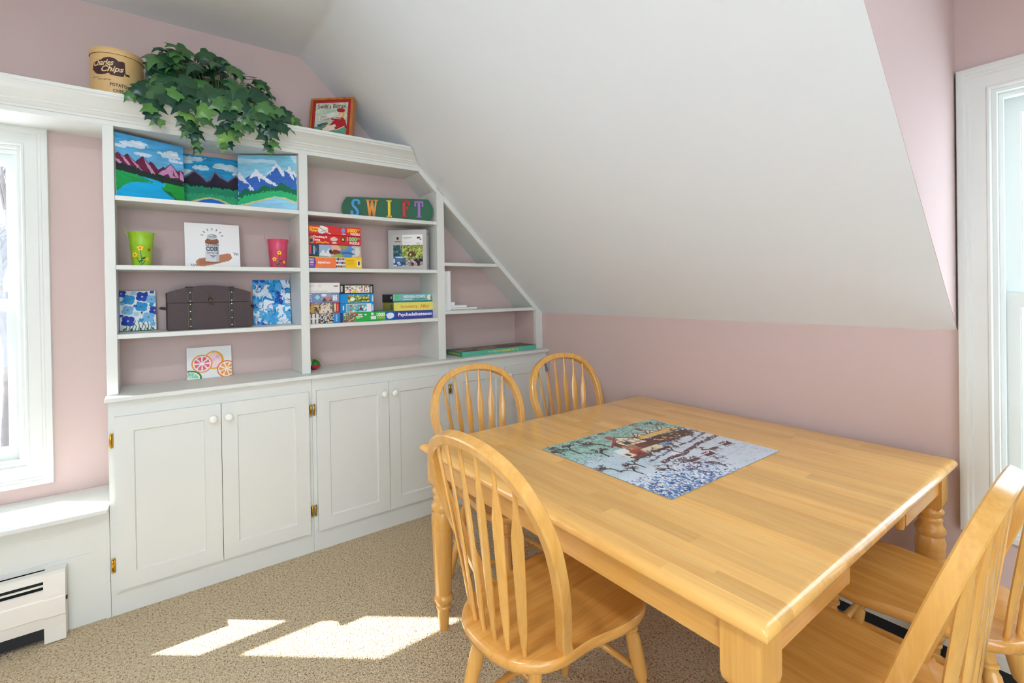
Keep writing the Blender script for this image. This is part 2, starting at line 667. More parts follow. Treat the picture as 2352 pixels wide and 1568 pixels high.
def room():
    mb = MB()
    mb.box(XL - T, T, YB - T, T, -0.12, 0.0)
    tag(mb.build('floor', M_CARPET), 'beige loop pile carpet covering the whole floor', 'floor', kind='structure')
    mb = MB()
    wall_with_holes(mb, 'y', 0.0, T, XL - T, T, 0.0, ZF, [W3, W1])
    tag(mb.build('wall_back', M_PINK), 'pink painted wall behind the white bookcase and the narrow window', 'wall', kind='structure')
    mb = MB()
    wall_with_holes(mb, 'x', 0.0, T, YB - T, 0.0, 0.0, ZK, [(W2[0], W2[1], W2[2], ZK)])
    wall_with_holes(mb, 'x', 0.0, T, YD2, YD, ZK, ZF, [(W2[0], W2[1], ZK, W2[3])])
    tag(mb.build('wall_right', M_PINK), 'low pink knee wall behind the table, rising around the right window', 'wall', kind='structure')
    mb = MB()
    mb.prism([(0, YD, ZK), (XC, YD, ZF), (0, YD, ZF)], (0, -0.0012, 0))
    tag(mb.build('wall_dormer', M_PINK), 'pink triangular dormer cheek beside the right window', 'wall', kind='structure')
    mb = MB()
    mb.prism([(0, YD2, ZK), (XC, YD2, ZF), (0, YD2, ZF)], (0, 0.0012, 0))
    tag(mb.build('wall_dormer_far', M_PINK), 'pink dormer cheek on the far side of the right window, out of view', 'wall', kind='structure')
    mb = MB()
    wall_with_holes(mb, 'x', XL, XL - T, YB - T, 0.0, 0.0, ZF, [W5])
    tag(mb.build('wall_left', M_PINK), 'pink wall left of the camera, out of view', 'wall', kind='structure')
    mb = MB()
    wall_with_holes(mb, 'y', YB, YB - T, XL, 0.0, 0.0, ZF, [W4])
    tag(mb.build('wall_front', M_PINK), 'pink wall behind the camera, out of view', 'wall', kind='structure')
    mb = MB()
    mb.box(XL - T, XC, YB - T, T, ZF, ZF + 0.1)
    mb.box(XC, T, YD2, YD + 0.1, ZF, ZF + 0.1)
    tag(mb.build('ceiling', M_CEIL), 'flat white ceiling in the upper left', 'ceiling', kind='structure')
    # slope, with a softly rounded crease where it meets the flat ceiling
    k = 0.025
    d = Vector((-XC, 0, ZK - ZF)).normalized()
    cr = Vector((XC, 0, ZF))
    arc = []
    for i in range(7):
        t = i / 6
        a, b_, c_ = cr + Vector((-k, 0, 0)), cr, cr + d * k
        arc.append((1 - t) ** 2 * a + 2 * t * (1 - t) * b_ + t * t * c_)
    for i, (ya, yb) in enumerate([(YD + 0.0, T), (YB - T, YD2)]):
        mb = MB()
        prof = [Vector((0, 0, ZK))] + list(reversed(arc)) + [Vector((XC - k, 0, ZF + 0.1)), Vector((XC + 0.08, 0, ZF + 0.1)), Vector((0.10, 0, ZK + 0.04)), Vector((0.10, 0, ZK))]
        mb.prism([(p.x, ya, p.z) for p in prof], (0, yb - ya, 0))
        nm = ['ceiling_slope', 'ceiling_slope_front'][i]
        lb = ['large white sloping ceiling above the table', 'white sloping ceiling beyond the dormer, out of view'][i]
        tag(mb.build(nm, M_CEIL, smooth=25), lb, 'ceiling', kind='structure')
room()

# ------------------------------------------------------------------ windows
CASING = [(0.0, 0.0), (0.0, 0.012), (0.004, 0.017), (0.010, 0.017), (0.013, 0.013), (0.050, 0.014), (0.055, 0.019), (0.062, 0.019),
          (0.066, 0.024), (0.078, 0.026), (0.085, 0.024), (0.087, 0.0)]
def ring(mb, x0, x1, z0, z1, w, y0, y1, bev=0.0):
    """rectangular frame, w = (left,right,bottom,top) widths"""
    l, r, b, t = w
    mb.box(x0, x0 + l, y0, y1, z0, z1)
    mb.box(x1 - r, x1, y0, y1, z0, z1)
    mb.box(x0 + l, x1 - r, y0, y1, z0, z0 + b)
    mb.box(x0 + l, x1 - r, y0, y1, z1 - t, z1)

def window(name, label, W, place, reveal=0.05, casing=True, label_kind='structure'):
    """local frame: x along the wall, y = 0 inner wall face, +y outdoors"""
    w, h = W[1] - W[0], W[3] - W[2]
    root = thing(name, label, 'window', kind='structure')
    root.matrix_world = place
    if casing:
        mb = MB()
        rings = []
        for d, p in CASING:
            rings.append([(-d, -p, -d), (w + d, -p, -d), (w + d, -p, h + d), (-d, -p, h + d)])
        mb.loft(rings, True, False)
        mb.build('casing', M_WHITE, root, smooth=35)
    mb = MB()
    ring(mb, 0, w, 0, h, (0.012, 0.012, 0.012, 0.012), -0.004, T - 0.001)
    ring(mb, 0.012, w - 0.012, 0.012, h - 0.012, (0.012, 0.012, 0.014, 0.014), 0.022, 0.040)
    mb.build('jamb', M_VINYL, root)
    mid = 0.5 * h + 0.005
    mb = MB()
    ring(mb, 0.016, w - 0.016, 0.02, mid + 0.022, (0.04, 0.04, 0.055, 0.045), 0.045, 0.075)
    ring(mb, 0.054, w - 0.054, 0.073, mid - 0.021, (0.006, 0.006, 0.006, 0.006), 0.051, 0.070)
    s = mb.build('lower_sash', M_VINYL, root)
    MB().box(0.056, w - 0.056, 0.058, 0.063, 0.075, mid - 0.023).build('pane', M_GLASS, s)
    mb = MB()
    ring(mb, 0.016, w - 0.016, mid - 0.022, h - 0.018, (0.04, 0.04, 0.045, 0.05), 0.082, 0.112)
    ring(mb, 0.054, w - 0.054, mid + 0.021, h - 0.066, (0.006, 0.006, 0.006, 0.006), 0.088, 0.107)
    s = mb.build('upper_sash', M_VINYL, root)
    MB().box(0.056, w - 0.056, 0.095, 0.100, mid + 0.023, h - 0.068).build('pane', M_GLASS, s)
    return root

window('window_1', 'narrow white double-hung window at the left edge, snowy trees outside', W1, Matrix.Translation((W1[0], 0, W1[2])))
window('window_3', 'narrow white double-hung window left of the frame', W3, Matrix.Translation((W3[0], 0, W3[2])), casing=False)
window('window_2', 'white double-hung dormer window at the right edge beside the table', W2,
       Matrix.Translation((0, W2[1], W2[2])) @ Matrix.Rotation(-PI / 2, 4, 'Z'))
window('fill_window_behind', 'wide window added behind the camera for fill light, out of view', W4,
       Matrix.Translation((W4[1], YB, W4[2])) @ Matrix.Rotation(PI, 4, 'Z'))  # unseen window, added and sized to light the bookcase from the front
window('fill_window_left', 'window added left of the camera for fill light, out of view', W5,
       Matrix.Translation((XL, W5[0], W5[2])) @ Matrix.Rotation(PI / 2, 4, 'Z'))  # unseen window, added as a small extra opening for daylight

# ------------------------------------------------------------------ unseen flush ceiling lamp, added for more light from above
def fill_ceiling_lamp():
    r = thing('fill_ceiling_lamp', 'round white flush ceiling lamp added for light from above, out of view', 'lamp', (-2.70, -2.35, ZF - 0.0005))
    MB().lathe([(0.0, 0.0), (0.175, 0.0), (0.175, -0.018), (0.165, -0.022), (0.0, -0.022)], 40).build('mount', M_WHITE, r, smooth=40)
    m, nt, b = new_mat('fill_lamp_diffuser')
    b.inputs['Base Color'].default_value = (0.95, 0.93, 0.9, 1)
    b.inputs['Emission Color'].default_value = (0.97, 0.985, 1.0, 1)
    b.inputs['Emission Strength'].default_value = 2.0
    MB().lathe([(0.160, -0.0225), (0.158, -0.045), (0.135, -0.070), (0.08, -0.084), (0.0, -0.088)], 40).build('diffuser', m, r, smooth=60)
    l = bpy.data.lights.new('fill_lamp_light', 'AREA')
    l.shape = 'DISK'
    l.size = 0.30
    l.energy = 17.0
    l.color = (0.97, 0.985, 1.0)
    o = bpy.data.objects.new('fill_lamp_light', l)
    COL.objects.link(o)
    o.parent = r
    o.location = (0, 0, -0.10)
fill_ceiling_lamp()

# ------------------------------------------------------------------ built-in bookcase
DU = 0.2438
ZC, ZT = 0.913, 2.055
S1, S2, S3 = 1.762, 1.465, 1.168
def bookcase():
    r = thing('built_in_bookcase', 'tall white built-in bookcase with three bays of shelves under the sloping ceiling', 'bookcase', (0, 0, 0))
    e = 0.0006
    # uprights
    MB().box(-2.410, -2.373, -DU, -e, ZC, ZT, 0.0015).build('side_panel', M_WHITE, r)
    MB().box(-1.634, -1.591, -DU, -e, ZC, ZT, 0.0015).build('divider', M_WHITE, r)
    mb = MB()
    zl, zr = slope_z(-0.838) - 0.006, slope_z(-0.788) - 0.006
    mb.prism([(-0.838, -e, ZC), (-0.788, -e, ZC), (-0.788, -e, zr), (-0.838, -e, zl)], (0, -DU + e, 0))
    mb.build('divider', M_WHITE, r)
    # shelves of the three bays
    t = 0.020
    for z in (S1, S2, S3):
        MB().box(-2.373, -1.634, -DU + 0.003, -e, z - t, z, 0.0012).build('shelf', M_WHITE, r)
        MB().box(-1.591, -0.838, -DU + 0.003, -e, z - t, z, 0.0012).build('shelf', M_WHITE, r)
    for z in (1.511, 1.208):
        xr = slope_x(z) - 0.030 if z > 1.25 else -0.062
        mb = MB()
        xr2 = slope_x(z - t) - 0.030 if z > 1.25 else -0.062
        mb.prism([(-0.788, -e, z - t), (xr2, -e, z - t), (xr, -e, z), (-0.788, -e, z)], (0, -DU + 0.004, 0))
        mb.build('shelf', M_WHITE, r)
    # sloping board lining the underside of the ceiling inside the bays
    def slab(xa, xb, off0, off1, y0, y1, name):
        # band parallel to the slope, vertical offsets off0..off1 below it
        pts = [(xa, slope_z(xa) - off0), (xb, slope_z(xb) - off0), (xb, slope_z(xb) - off1), (xa, slope_z(xa) - off1)]
        mb = MB()
        mb.prism([(p[0], y0, p[1]) for p in pts], (0, y1 - y0, 0))
        mb.build(name, M_WHITE, r)
    slab(-0.788, -0.020, 0.001, 0.024, -e, -DU + 0.02, 'slope_board')
    slab(-0.955, -0.838, 0.001, 0.024, -e, -DU + 0.02, 'slope_board')
    slab(-0.955, -0.838, 0.001, 0.040, -DU + 0.02, -DU - 0.003, 'slope_trim')
    slab(-0.788, -0.001, 0.001, 0.040, -DU + 0.02, -DU - 0.003, 'slope_trim')
    # right end stile and the pink end of the lowest bay
    mb = MB()
    mb.prism([(-0.059, -DU - 0.004, ZC), (-0.001, -DU - 0.004, ZC), (-0.001, -DU - 0.004, ZK - 0.002), (-0.059, -DU - 0.004, ZK + 0.018)], (0, 0.022, 0))
    mb.build('stile', M_WHITE, r)
    MB().box(-0.064, -0.052, -DU + 0.02, -e, ZC, 1.187).build('end_panel', M_PINK, r)['label'] = 'pink painted end of the lowest bay'
    # head board, soffit and crown, running on above the window
    mb = MB()
    xe = -4.095
    prof = [(0.0 - e, ZT), (-DU, ZT), (-DU, 2.074), (-0.250, 2.076), (-0.250, 2.084), (-0.256, 2.089), (-0.262, 2.099), (-0.268, 2.102),
            (-0.268, 2.107), (-0.276, 2.113), (-0.288, 2.126), (-0.302, 2.138), (-0.316, 2.144), (-0.319, 2.148), (-0.319, 2.154), (-0.325, 2.157), (-0.325, 2.170), (-e, 2.170)]
    ra = [(xe, y, z) for y, z in prof]
    rb = [(slope_x(z) - 0.006, y, z) for y, z in prof]
    mb.loft([ra, rb], True, True)
    mb.build('crown_moulding', M_WHITE, r, smooth=30)
    return r
bookcase()

# ------------------------------------------------------------------ base cabinets
YF = -0.288      # face frame plane
def hinge(mb_parent, x, z, two):
    mb = MB()
    mb.lathe([(0.0, -0.030), (0.003, -0.0295), (0.0045, -0.027), (0.0035, -0.024), (0.0048, -0.022), (0.0048, 0.022), (0.0035, 0.024), (0.0045, 0.027), (0.003, 0.0295), (0.0, 0.030)],
             12, Matrix.Translation((x, YF - 0.0075, z)))
    k = two
    mb.box(x - k * 0.003, x + k * 0.0085, YF - 0.0045, YF + 0.001, z - 0.023, z + 0.023, 0.001)
    for dz in (-0.026, 0.026):
        mb.sphere((x + k * 0.004, YF - 0.0045, z + dz), 0.005, 8, 6, 1, 0.4, 1)
    o = mb.build('hinge', M_BRASS, mb_parent, smooth=40)
    o['label'] = 'polished brass hinge'
    return o

def cabinet(x0, x1, doors, label, first=False, last=False):
    r = thing('base_cabinet', label, 'cabinet', ((x0 + x1) / 2, -0.15, 0), group='white base cabinets under the bookcase')
    ox = (x0 + x1) / 2
    def sh(o):
        o.location = (-ox, 0.15, 0)
        return o
    mb = MB()
    e = 0.0006
    xa, xb = x0 + e, x1 - e
    mb.box(xa, xa + 0.018, YF + 0.02, -e, 0.0, 0.893)
    mb.box(xb - 0.018, xb, YF + 0.02, -e, 0.0, 0.893)
    mb.box(xa, xb, -0.012, -e, 0.0, 0.893)
    mb.box(xa, xb, YF + 0.02, -e, 0.10, 0.115)
    sh(mb.build('carcass', M_WHITE, r))
    mb = MB()
    d0, d1 = doors[0][0], doors[-1][1]
    mb.box(xa, d0 + 0.006, YF, YF + 0.02, 0.0, 0.893)
    mb.box(d1 - 0.006, xb, YF, YF + 0.02, 0.0, 0.893)
    mb.box(d0 + 0.006, d1 - 0.006, YF, YF + 0.02, 0.822, 0.893)
    mb.box(d0 + 0.006, d1 - 0.006, YF, YF + 0.02, 0.0, 0.115)
    sh(mb.build('face_frame', M_WHITE, r))
    for i, (a, b) in enumerate(doors):
        a += 0.0012; b -= 0.0012
        z0, z1 = 0.107, 0.829
        yd = YF - 0.019
        fw = 0.064
        mb = MB()
        ring(mb, a, b, z0, z1, (fw, fw, fw, fw), yd, YF - 0.0006)
        mb2 = MB()
        # bevelled lip round the recessed panel
        rings = [[(a + fw, yd + 0.0005, z0 + fw), (b - fw, yd + 0.0005, z0 + fw), (b - fw, yd + 0.0005, z1 - fw), (a + fw, yd + 0.0005, z1 - fw)],
                 [(a + fw + .004, yd + 0.007, z0 + fw + .004), (b - fw - .004, yd + 0.007, z0 + fw + .004), (b - fw - .004, yd + 0.007, z1 - fw - .004), (a + fw + .004, yd + 0.007, z1 - fw - .004)]]
        mb.loft(rings, True, False)
        d = sh(mb.build('door', M_WHITE, r))
        mb2.box(a + fw - 0.002, b - fw + 0.002, yd + 0.007, YF - 0.004, z0 + fw - 0.002, z1 - fw + 0.002)
        mb2.build('panel', M_WHITE, d)
        left = (i % 2 == 0)
        kx = b - 0.032 if left else a + 0.027
        mb = MB()
        K = Matrix.Translation((kx, yd, 0.766)) @ Matrix.Rotation(PI / 2, 4, 'X')
        mb.lathe([(0.006, -0.001), (0.006, 0.010), (0.0085, 0.013), (0.0155, 0.017), (0.0175, 0.022), (0.0165, 0.028), (0.011, 0.032), (0.0, 0.033)], 20, K)
        k = mb.build('knob', M_CERAMIC, d, smooth=50)
        k['label'] = 'round white ceramic knob'
        hx = a - 0.0125 if left else b + 0.0125
        if not (last and not left):
            for z in (0.731, 0.212):
                hinge(d, hx, z, 1 if left else -1)
    return r
cabinet(-2.4074, -1.600, [(-2.3885, -2.0045), (-2.0045, -1.6185)], 'white base cabinet with two panelled doors, leftmost, beside the window seat', True)
cabinet(-1.600, -0.7915, [(-1.5825, -1.1915), (-1.1915, -0.8090)], 'white base cabinet with two panelled doors, middle one below the puzzle boxes')
cabinet(-0.7915, -0.0008, [(-0.7740, -0.387), (-0.387, -0.004)], 'white base cabinet with two panelled doors, rightmost, against the pink knee wall', last=True)
tag(MB().box(-2.4145, -0.0012, -0.3185, -0.0006, 0.8935, ZC - 0.0002, 0.004, 2).build('countertop', M_WHITE),
    'long white wooden countertop running along the base cabinets', 'countertop')

# ------------------------------------------------------------------ window seat and heater
def bench():
    r = thing('window_seat', 'low white window seat below the left window, sunlight on its top', 'bench', (-3.25, -0.15, 0))
    def sh(o):
        o.location = (3.25, 0.15, 0)
        return o
    x0, x1 = -4.095, -2.4085
    sh(MB().box(x0, -2.4085, -0.335, -0.0006, 0.447, 0.468, 0.005, 2).build('seat_board', M_WHITE, r))
    mb = MB()
    ring(mb, x0, x1, 0.0, 0.4465, (0.05, 0.062, 0.285, 0.058), -0.282, -0.262)
    sh(mb.build('front_frame', M_WHITE, r))
    mb = MB()
    xr = -2.4080
    mb.prism([(xr - 0.017, YF, 0), (xr, YF, 0), (xr, YF, 0.152), (xr - 0.006, YF, 0.152), (xr - 0.017, YF, 0.143)], (0, 0.006, 0))
    sh(mb.build('base_return', M_WHITE, r))
    sh(MB().box(x0 + 0.045, x1 - 0.060, -0.277, -0.268, 0.28, 0.395).build('front_panel', M_WHITE, r))
bench()

def heater(label, loc, rotz, L):
    """local frame: back plate against y = 0, front towards -y, end cap at the x = L end"""
    r = thing('baseboard_heater', label, 'heater', loc, rotz, 'baseboard heaters')
    xe = L - 0.062
    mb = MB()
    mb.box(0, xe, -0.0135, 0, 0.012, 0.268, 0.001)
    mb.prism([(0, 0, 0.268), (0, -0.0415, 0.268), (0, -0.0485, 0.262), (0, -0.0515, 0.242), (0, -0.0475, 0.242), (0, -0.0425, 0.256), (0, 0, 0.260)], (xe, 0, 0))
    mb.build('back_plate', M_HEAT, r)
    MB().box(0, xe, -0.0425, -0.0135, 0.06, 0.2).build('fin_core', M_DARK, r)
    MB().box(0, xe, -0.0345, -0.0135, 0.2, 0.255).build('top_slot', M_DARK, r)
    MB().box(0, xe, -0.0385, -0.0135, 0.0135, 0.058).build('bottom_slot', M_DARK, r)
    MB().box(0, xe, -0.0555, -0.0495, 0.224, 0.231, 0.001).build('damper', M_HEAT, r)
    mb = MB()
    mb.prism([(0, -0.0525, 0.212), (0, -0.0585, 0.210), (0, -0.0585, 0.178), (0, -0.0615, 0.174), (0, -0.0615, 0.108), (0, -0.0575, 0.104), (0, -0.0515, 0.062), (0, -0.0475, 0.062), (0, -0.0475, 0.205)], (xe, 0, 0))
    mb.build('front_cover', M_HEAT, r)
    mb = MB()
    mb.prism([(xe, 0, 0.270), (xe, -0.0435, 0.270), (xe, -0.0545, 0.262), (xe, -0.0635, 0.19), (xe, -0.0635, 0.176), (xe, -0.0655, 0.172), (xe, -0.0655, 0.106), (xe, -0.0615, 0.100), (xe, -0.0575, 0.062), (xe, -0.0575, 0.004), (xe, 0, 0.004)], (L - xe, 0, 0))
    mb.build('end_cap', M_HEAT, r)
    MB().lathe([(0.0, -0.001), (0.0075, 0.0), (0.0075, 0.004), (0.0, 0.005)], 14, Matrix.Translation((L, -0.0415, 0.155)) @ Matrix.Rotation(PI / 2, 4, 'Y')).build('end_plug', M_DARK, r, smooth=40)
heater('cream metal baseboard heater along the front of the window seat', (-3.9, -0.2835, 0), 0.0, 1.359)
heater('cream metal baseboard heater along the pink wall behind the table legs', (-0.0012, -1.55, 0), -PI / 2, 2.2)

# ------------------------------------------------------------------ table
TX0, TX1, TY0, TY1, TZ = -1.4135, -0.0560, -2.492, -1.142, 0.730
def table():
    r = thing('dining_table', 'large square light wooden table with glued staves and turned legs', 'table', ((TX0 + TX1) / 2, (TY0 + TY1) / 2, 0))
    W, D = (TX1 - TX0) / 2, (TY1 - TY0) / 2
    R, RB, TH = 0.021, 0.012, 0.031
    ds = [0, 0.001, 0.0035, 0.0075, 0.013, 0.021]
    def top(d):
        d = min(max(d, 0), R)
        return TZ - 0.85 * (R - math.sqrt(max(0, R * R - (R - d) ** 2)))
    def bot(d):
        d = min(max(d, 0), RB)
        return TZ - TH + 0.8 * (RB - math.sqrt(max(0, RB * RB - (RB - d) ** 2)))
    def plank(x0, x1, y0, y1, nm):
        xs, ys = {x0, x1}, {y0, y1}
        for d in ds:
            for c in (-W + d, W - d):
                if x0 < c < x1: xs.add(c)
            for c in (-D + d, D - d):
                if y0 < c < y1: ys.add(c)
        xs, ys = sorted(xs), sorted(ys)
        bm = bmesh.new()
        vt = [[bm.verts.new((x, y, min(top(W - abs(x)), top(D - abs(y))))) for x in xs] for y in ys]
        vb = [[bm.verts.new((x, y, max(bot(W - abs(x)), bot(D - abs(y))))) for x in xs] for y in ys]
        for j in range(len(ys) - 1):
            for i in range(len(xs) - 1):
                bm.faces.new([vt[j][i], vt[j][i + 1], vt[j + 1][i + 1], vt[j + 1][i]])
                bm.faces.new([vb[j][i], vb[j + 1][i], vb[j + 1][i + 1], vb[j][i + 1]])
        for i in range(len(xs) - 1):
            bm.faces.new([vt[0][i], vb[0][i], vb[0][i + 1], vt[0][i + 1]])
            bm.faces.new([vt[-1][i], vt[-1][i + 1], vb[-1][i + 1], vb[-1][i]])
        for j in range(len(ys) - 1):
            bm.faces.new([vt[j][0], vt[j + 1][0], vb[j + 1][0], vb[j][0]])
            bm.faces.new([vt[j][-1], vb[j][-1], vb[j + 1][-1], vt[j + 1][-1]])
        me = bpy.data.meshes.new('plank')
        bm.to_mesh(me)
        bm.free()
        me.materials.append(M_PLANK)
        me.shade_smooth()
        me.set_sharp_from_angle(angle=math.radians(40))
        link('plank', me, r)
    rows = 26
    rr = random.Random(4)
    for i in range(rows):
        x0 = -W + 2 * W * i / rows
        x1 = -W + 2 * W * (i + 1) / rows
        y = -D
        cuts = [-D]
        y = -D + rr.uniform(0.12, 0.6)
        while y < D - 0.15:
            cuts.append(y)
            y += rr.uniform(0.28, 0.62)
        cuts.append(D)
        for a, b in zip(cuts[:-1], cuts[1:]):
            plank(x0, x1, a, b, 'plank')
    zt = TZ - TH - 0.0003
    ins, bs = 0.022, 0.080
    # legs: square block above, turned below
    prof = [(0.0, 0.0), (0.018, 0.0), (0.019, 0.004), (0.025, 0.075), (0.026, 0.082), (0.030, 0.088), (0.030, 0.093), (0.027, 0.098), (0.030, 0.106), (0.037, 0.118), (0.038, 0.126), (0.034, 0.136),
            (0.030, 0.142), (0.033, 0.150), (0.036, 0.25), (0.040, 0.36), (0.041, 0.395), (0.0405, 0.398), (0.0405, 0.401), (0.0418, 0.404), (0.0415, 0.418), (0.041, 0.42), (0.042, 0.424), (0.0425, 0.445), (0.038, 0.462), (0.0365, 0.468), (0.041, 0.476), (0.043, 0.488), (0.040, 0.498), (0.034, 0.506),
            (0.032, 0.514), (0.035, 0.522), (0.035, 0.526), (0.031, 0.532), (0.033, 0.540), (0.0385, 0.548), (0.0385, 0.556), (0.033, 0.564), (0.030, 0.570)]
    for sx in (-1, 1):
        for sy in (-1, 1):
            cx, cy = sx * (W - ins - bs / 2), sy * (D - ins - bs / 2)
            mb = MB()
            mb.lathe(prof, 28, Matrix.Translation((cx, cy, 0.0)))
            h = bs / 2
            rings = []
            for q, z in ((0.62, 0.560), (0.80, 0.567), (0.94, 0.576), (1.0, 0.590), (1.0, zt)):
                rings.append([(cx - h * q, cy - h * q, z), (cx + h * q, cy - h * q, z), (cx + h * q, cy + h * q, z), (cx - h * q, cy + h * q, z)])
            mb.loft(rings)
            mb.build('leg', M_WZ, r, smooth=35)
    za = 0.624
    ya = D - ins - bs + 0.001
    for sx in (-1, 1):
        a, b = sx * (W - ins - 0.008), sx * (W - ins - 0.030)
        MB().box(min(a, b), max(a, b), -ya, ya, za, zt, 0.001).build('apron', M_WY, r)
    xa = W - ins - bs + 0.001
    for sy in (-1, 1):
        a, b = sy * (D - ins - 0.008), sy * (D - ins - 0.030)
        for sx in (-1, 1):
            p, q = sx * xa, sx * 0.225
            MB().box(min(p, q), max(p, q), min(a, b), max(a, b), za, zt, 0.001).build('apron', M_WX, r)
            MB().lathe([(0.0, za - 0.006), (0.010, za - 0.005), (0.012, za + 0.002), (0.012, zt)], 14, Matrix.Translation((sx * 0.210, sy * (D - ins - 0.02), 0))).build('apron_pin', M_WZ, r, smooth=40)
    for sx in (-1, 1):
        MB().box(sx * 0.30 - 0.022, sx * 0.30 + 0.022, -ya, ya, 0.655, zt, 0.002).build('slide_rail', M_WY, r)
table()

# ------------------------------------------------------------------ chairs
BOW = [(.163, .425), (.168, .47), (.200, .56), (.228, .66), (.240, .74), (.238, .79), (.222, .845), (.190, .893), (.145, .926), (.085, .947), (.03, .954), (0, .955)]
FOOT, LEAN = 0.155, 0.345
def catmull(pts, n):
    P = [Vector(p) for p in pts]
    P = [2 * P[0] - P[1]] + P + [2 * P[-1] - P[-2]]
    out = []
    for i in range(1, len(P) - 2):
        for k in range(n):
            t = k / n
            p0, p1, p2, p3 = P[i - 1], P[i], P[i + 1], P[i + 2]
            out.append(0.5 * ((2 * p1) + (-p0 + p2) * t + (2 * p0 - 5 * p1 + 4 * p2 - p3) * t * t + (-p0 + 3 * p1 - 3 * p2 + p3) * t ** 3))
    out.append(P[-2])
    return out

def chair_meshes():
    G = {}
    # seat: saddle with a waist in front of the bow
    half = [(-.305, 0), (-.300, .06), (-.284, .105), (-.255, .143), (-.215, .169), (-.17, .181), (-.125, .182), (-.085, .183), (-.045, .189), (0.0, .199), (.05, .206), (.095, .203), (.135, .19), (.165, .165), (.185, .125), (.195, .07), (.198, 0)]
    up = catmull([(x, y, 0) for x, y in half], 2)
    loop = [Vector((p.x, p.y)) for p in up] + [Vector((p.x, -p.y)) for p in reversed(up[1:-1])]
    c0 = Vector((-0.05, 0))
    def dish(p):
        q = p - Vector((-0.06, 0))
        d = math.exp(-((q.x / 0.13) ** 2 + (q.y / 0.14) ** 2))
        return 0.445 - 0.010 * d
    bm = bmesh.new()
    rings = []
    for s, z in ((0.84, 0.407), (0.93, 0.409), (0.985, 0.418), (1.0, 0.430), (0.995, 0.439), (0.975, 0.4445)):
        rings.append([bm.verts.new((c0.x + (p.x - c0.x) * s, (p.y) * s, z)) for p in loop])
    for s in (0.93, 0.82, 0.68, 0.52, 0.36, 0.2):
        rings.append([bm.verts.new((c0.x + (p.x - c0.x) * s, p.y * s, dish(Vector((c0.x + (p.x - c0.x) * s, p.y * s))))) for p in loop])
    n = len(loop)
    for a, b in zip(rings[:-1], rings[1:]):
        for i in range(n):
            j = (i + 1) % n
            bm.faces.new([a[i], a[j], b[j], b[i]])
    bm.faces.new(rings[0])
    bm.faces.new(rings[-1])
    mb = MB(); mb.bm.free(); mb.bm = bm
    G['seat'] = mb.mesh('seat', M_WX, 50)
    # bow
    def bowpt(w, z):
        return Vector((-FOOT - (z - .445) * LEAN, w, z))
    path = [bowpt(p.x, p.y) for p in catmull([(w, z, 0) for w, z in BOW], 4)]
    path = path + [Vector((p.x, -p.y, p.z)) for p in reversed(path[:-1])]
    nrm = Vector((LEAN, 0, 1)).cross(Vector((0, 1, 0))).normalized()   # across the hoop's plane
    nrm = Vector((1, 0, LEAN)).normalized()
    rings = []
    a, b, c = 0.0145, 0.0165, 0.0032
    for i, p in enumerate(path):
        t = (path[min(i + 1, len(path) - 1)] - path[max(i - 1, 0)]).normalized()
        s = t.cross(nrm).normalized()
        sec = [(-a, -b + c), (-a + c, -b), (a - c, -b), (a, -b + c), (a, b - c), (a - c, b), (-a + c, b), (-a, b - c)]
        rings.append([p + s * u + nrm * v for u, v in sec])
    mb = MB(); mb.loft(rings)
    G['bow'] = mb.mesh('bow', M_WZ, 32)
    # spindles: slim ends, flat arrow blade between
    def bow_z_at(w):
        cs = catmull([(w_, z_, 0) for w_, z_ in BOW], 8)
        for p, q in zip(cs[-40:-1], cs[-39:]):
            if q.x <= w <= p.x:
                f = (p.x - w) / (p.x - q.x + 1e-9)
                return p.y + (q.y - p.y) * f
        return .95
    lo = [(-.2425, .113), (-.2605, .070), (-.2665, .0235)]
    hi = [.170, .105, .036]
    G['spindles'] = []
    for k in range(6):
        idx = k if k < 3 else 5 - k
        sg = 1 if k < 3 else -1
        A = Vector((lo[idx][0], sg * lo[idx][1], .440))
        zb = bow_z_at(hi[idx]) - 0.004
        B = bowpt(sg * hi[idx], zb)
        L = (B - A).length
        t = (B - A).normalized()
        s = Vector((0, 1, 0)) - t * t.y
        s.normalize()
        nn = s.cross(t)
        # turn blades a little so they follow the curve of the back
        ang = sg * (0.62, 0.36, 0.11)[idx]
        s, nn = s * math.cos(ang) + nn * math.sin(ang), nn * math.cos(ang) - s * math.sin(ang)
        rings = []
        for f, w, d in ((0, .0060, .0060), (.05, .0065, .0065), (.10, .0085, .0065), (.20, .0115, .0055), (.35, .0135, .0050), (.60, .0150, .0048), (.70, .0150, .0046), (.80, .0085, .0048), (.86, .0058, .0052), (1.0, .0052, .0052)):
            p = A + (B - A) * f
            sec = []
            for q in range(8):
                an = 2 * PI * (q + 0.5) / 8
                cu, su = math.cos(an), math.sin(an)
                sec.append(p + s * (w * max(-1, min(1, cu * 1.08))) + nn * (d * max(-1, min(1, su * 1.08))))
            rings.append(sec)
        mb = MB(); mb.loft(rings)
        G['spindles'].append(mb.mesh('spindle', M_WZ, 45))
    # turned legs and stretchers
    def turned(A, B, prof, n=16):
        A, B = Vector(A), Vector(B)
        d = B - A
        q = d.to_track_quat('Z', 'Y').to_matrix().to_4x4()
        return MB().lathe([(r_, z_ * d.length) for r_, z_ in prof], n, Matrix.Translation(A) @ q)
    lp = [(0.0, 0), (.011, 0.0), (.0125, .02), (.0165, .30), (.0185, .46), (.0135, .48), (.0135, .495), (.0195, .515), (.0205, .55), (.0215, .70), (.0195, .80), (.0155, .82), (.0165, .835), (.0205, .845), (.0205, .86), (.0165, .87), (.0175, .90), (.020, .95), (.0185, 1.0)]
    LG = {}
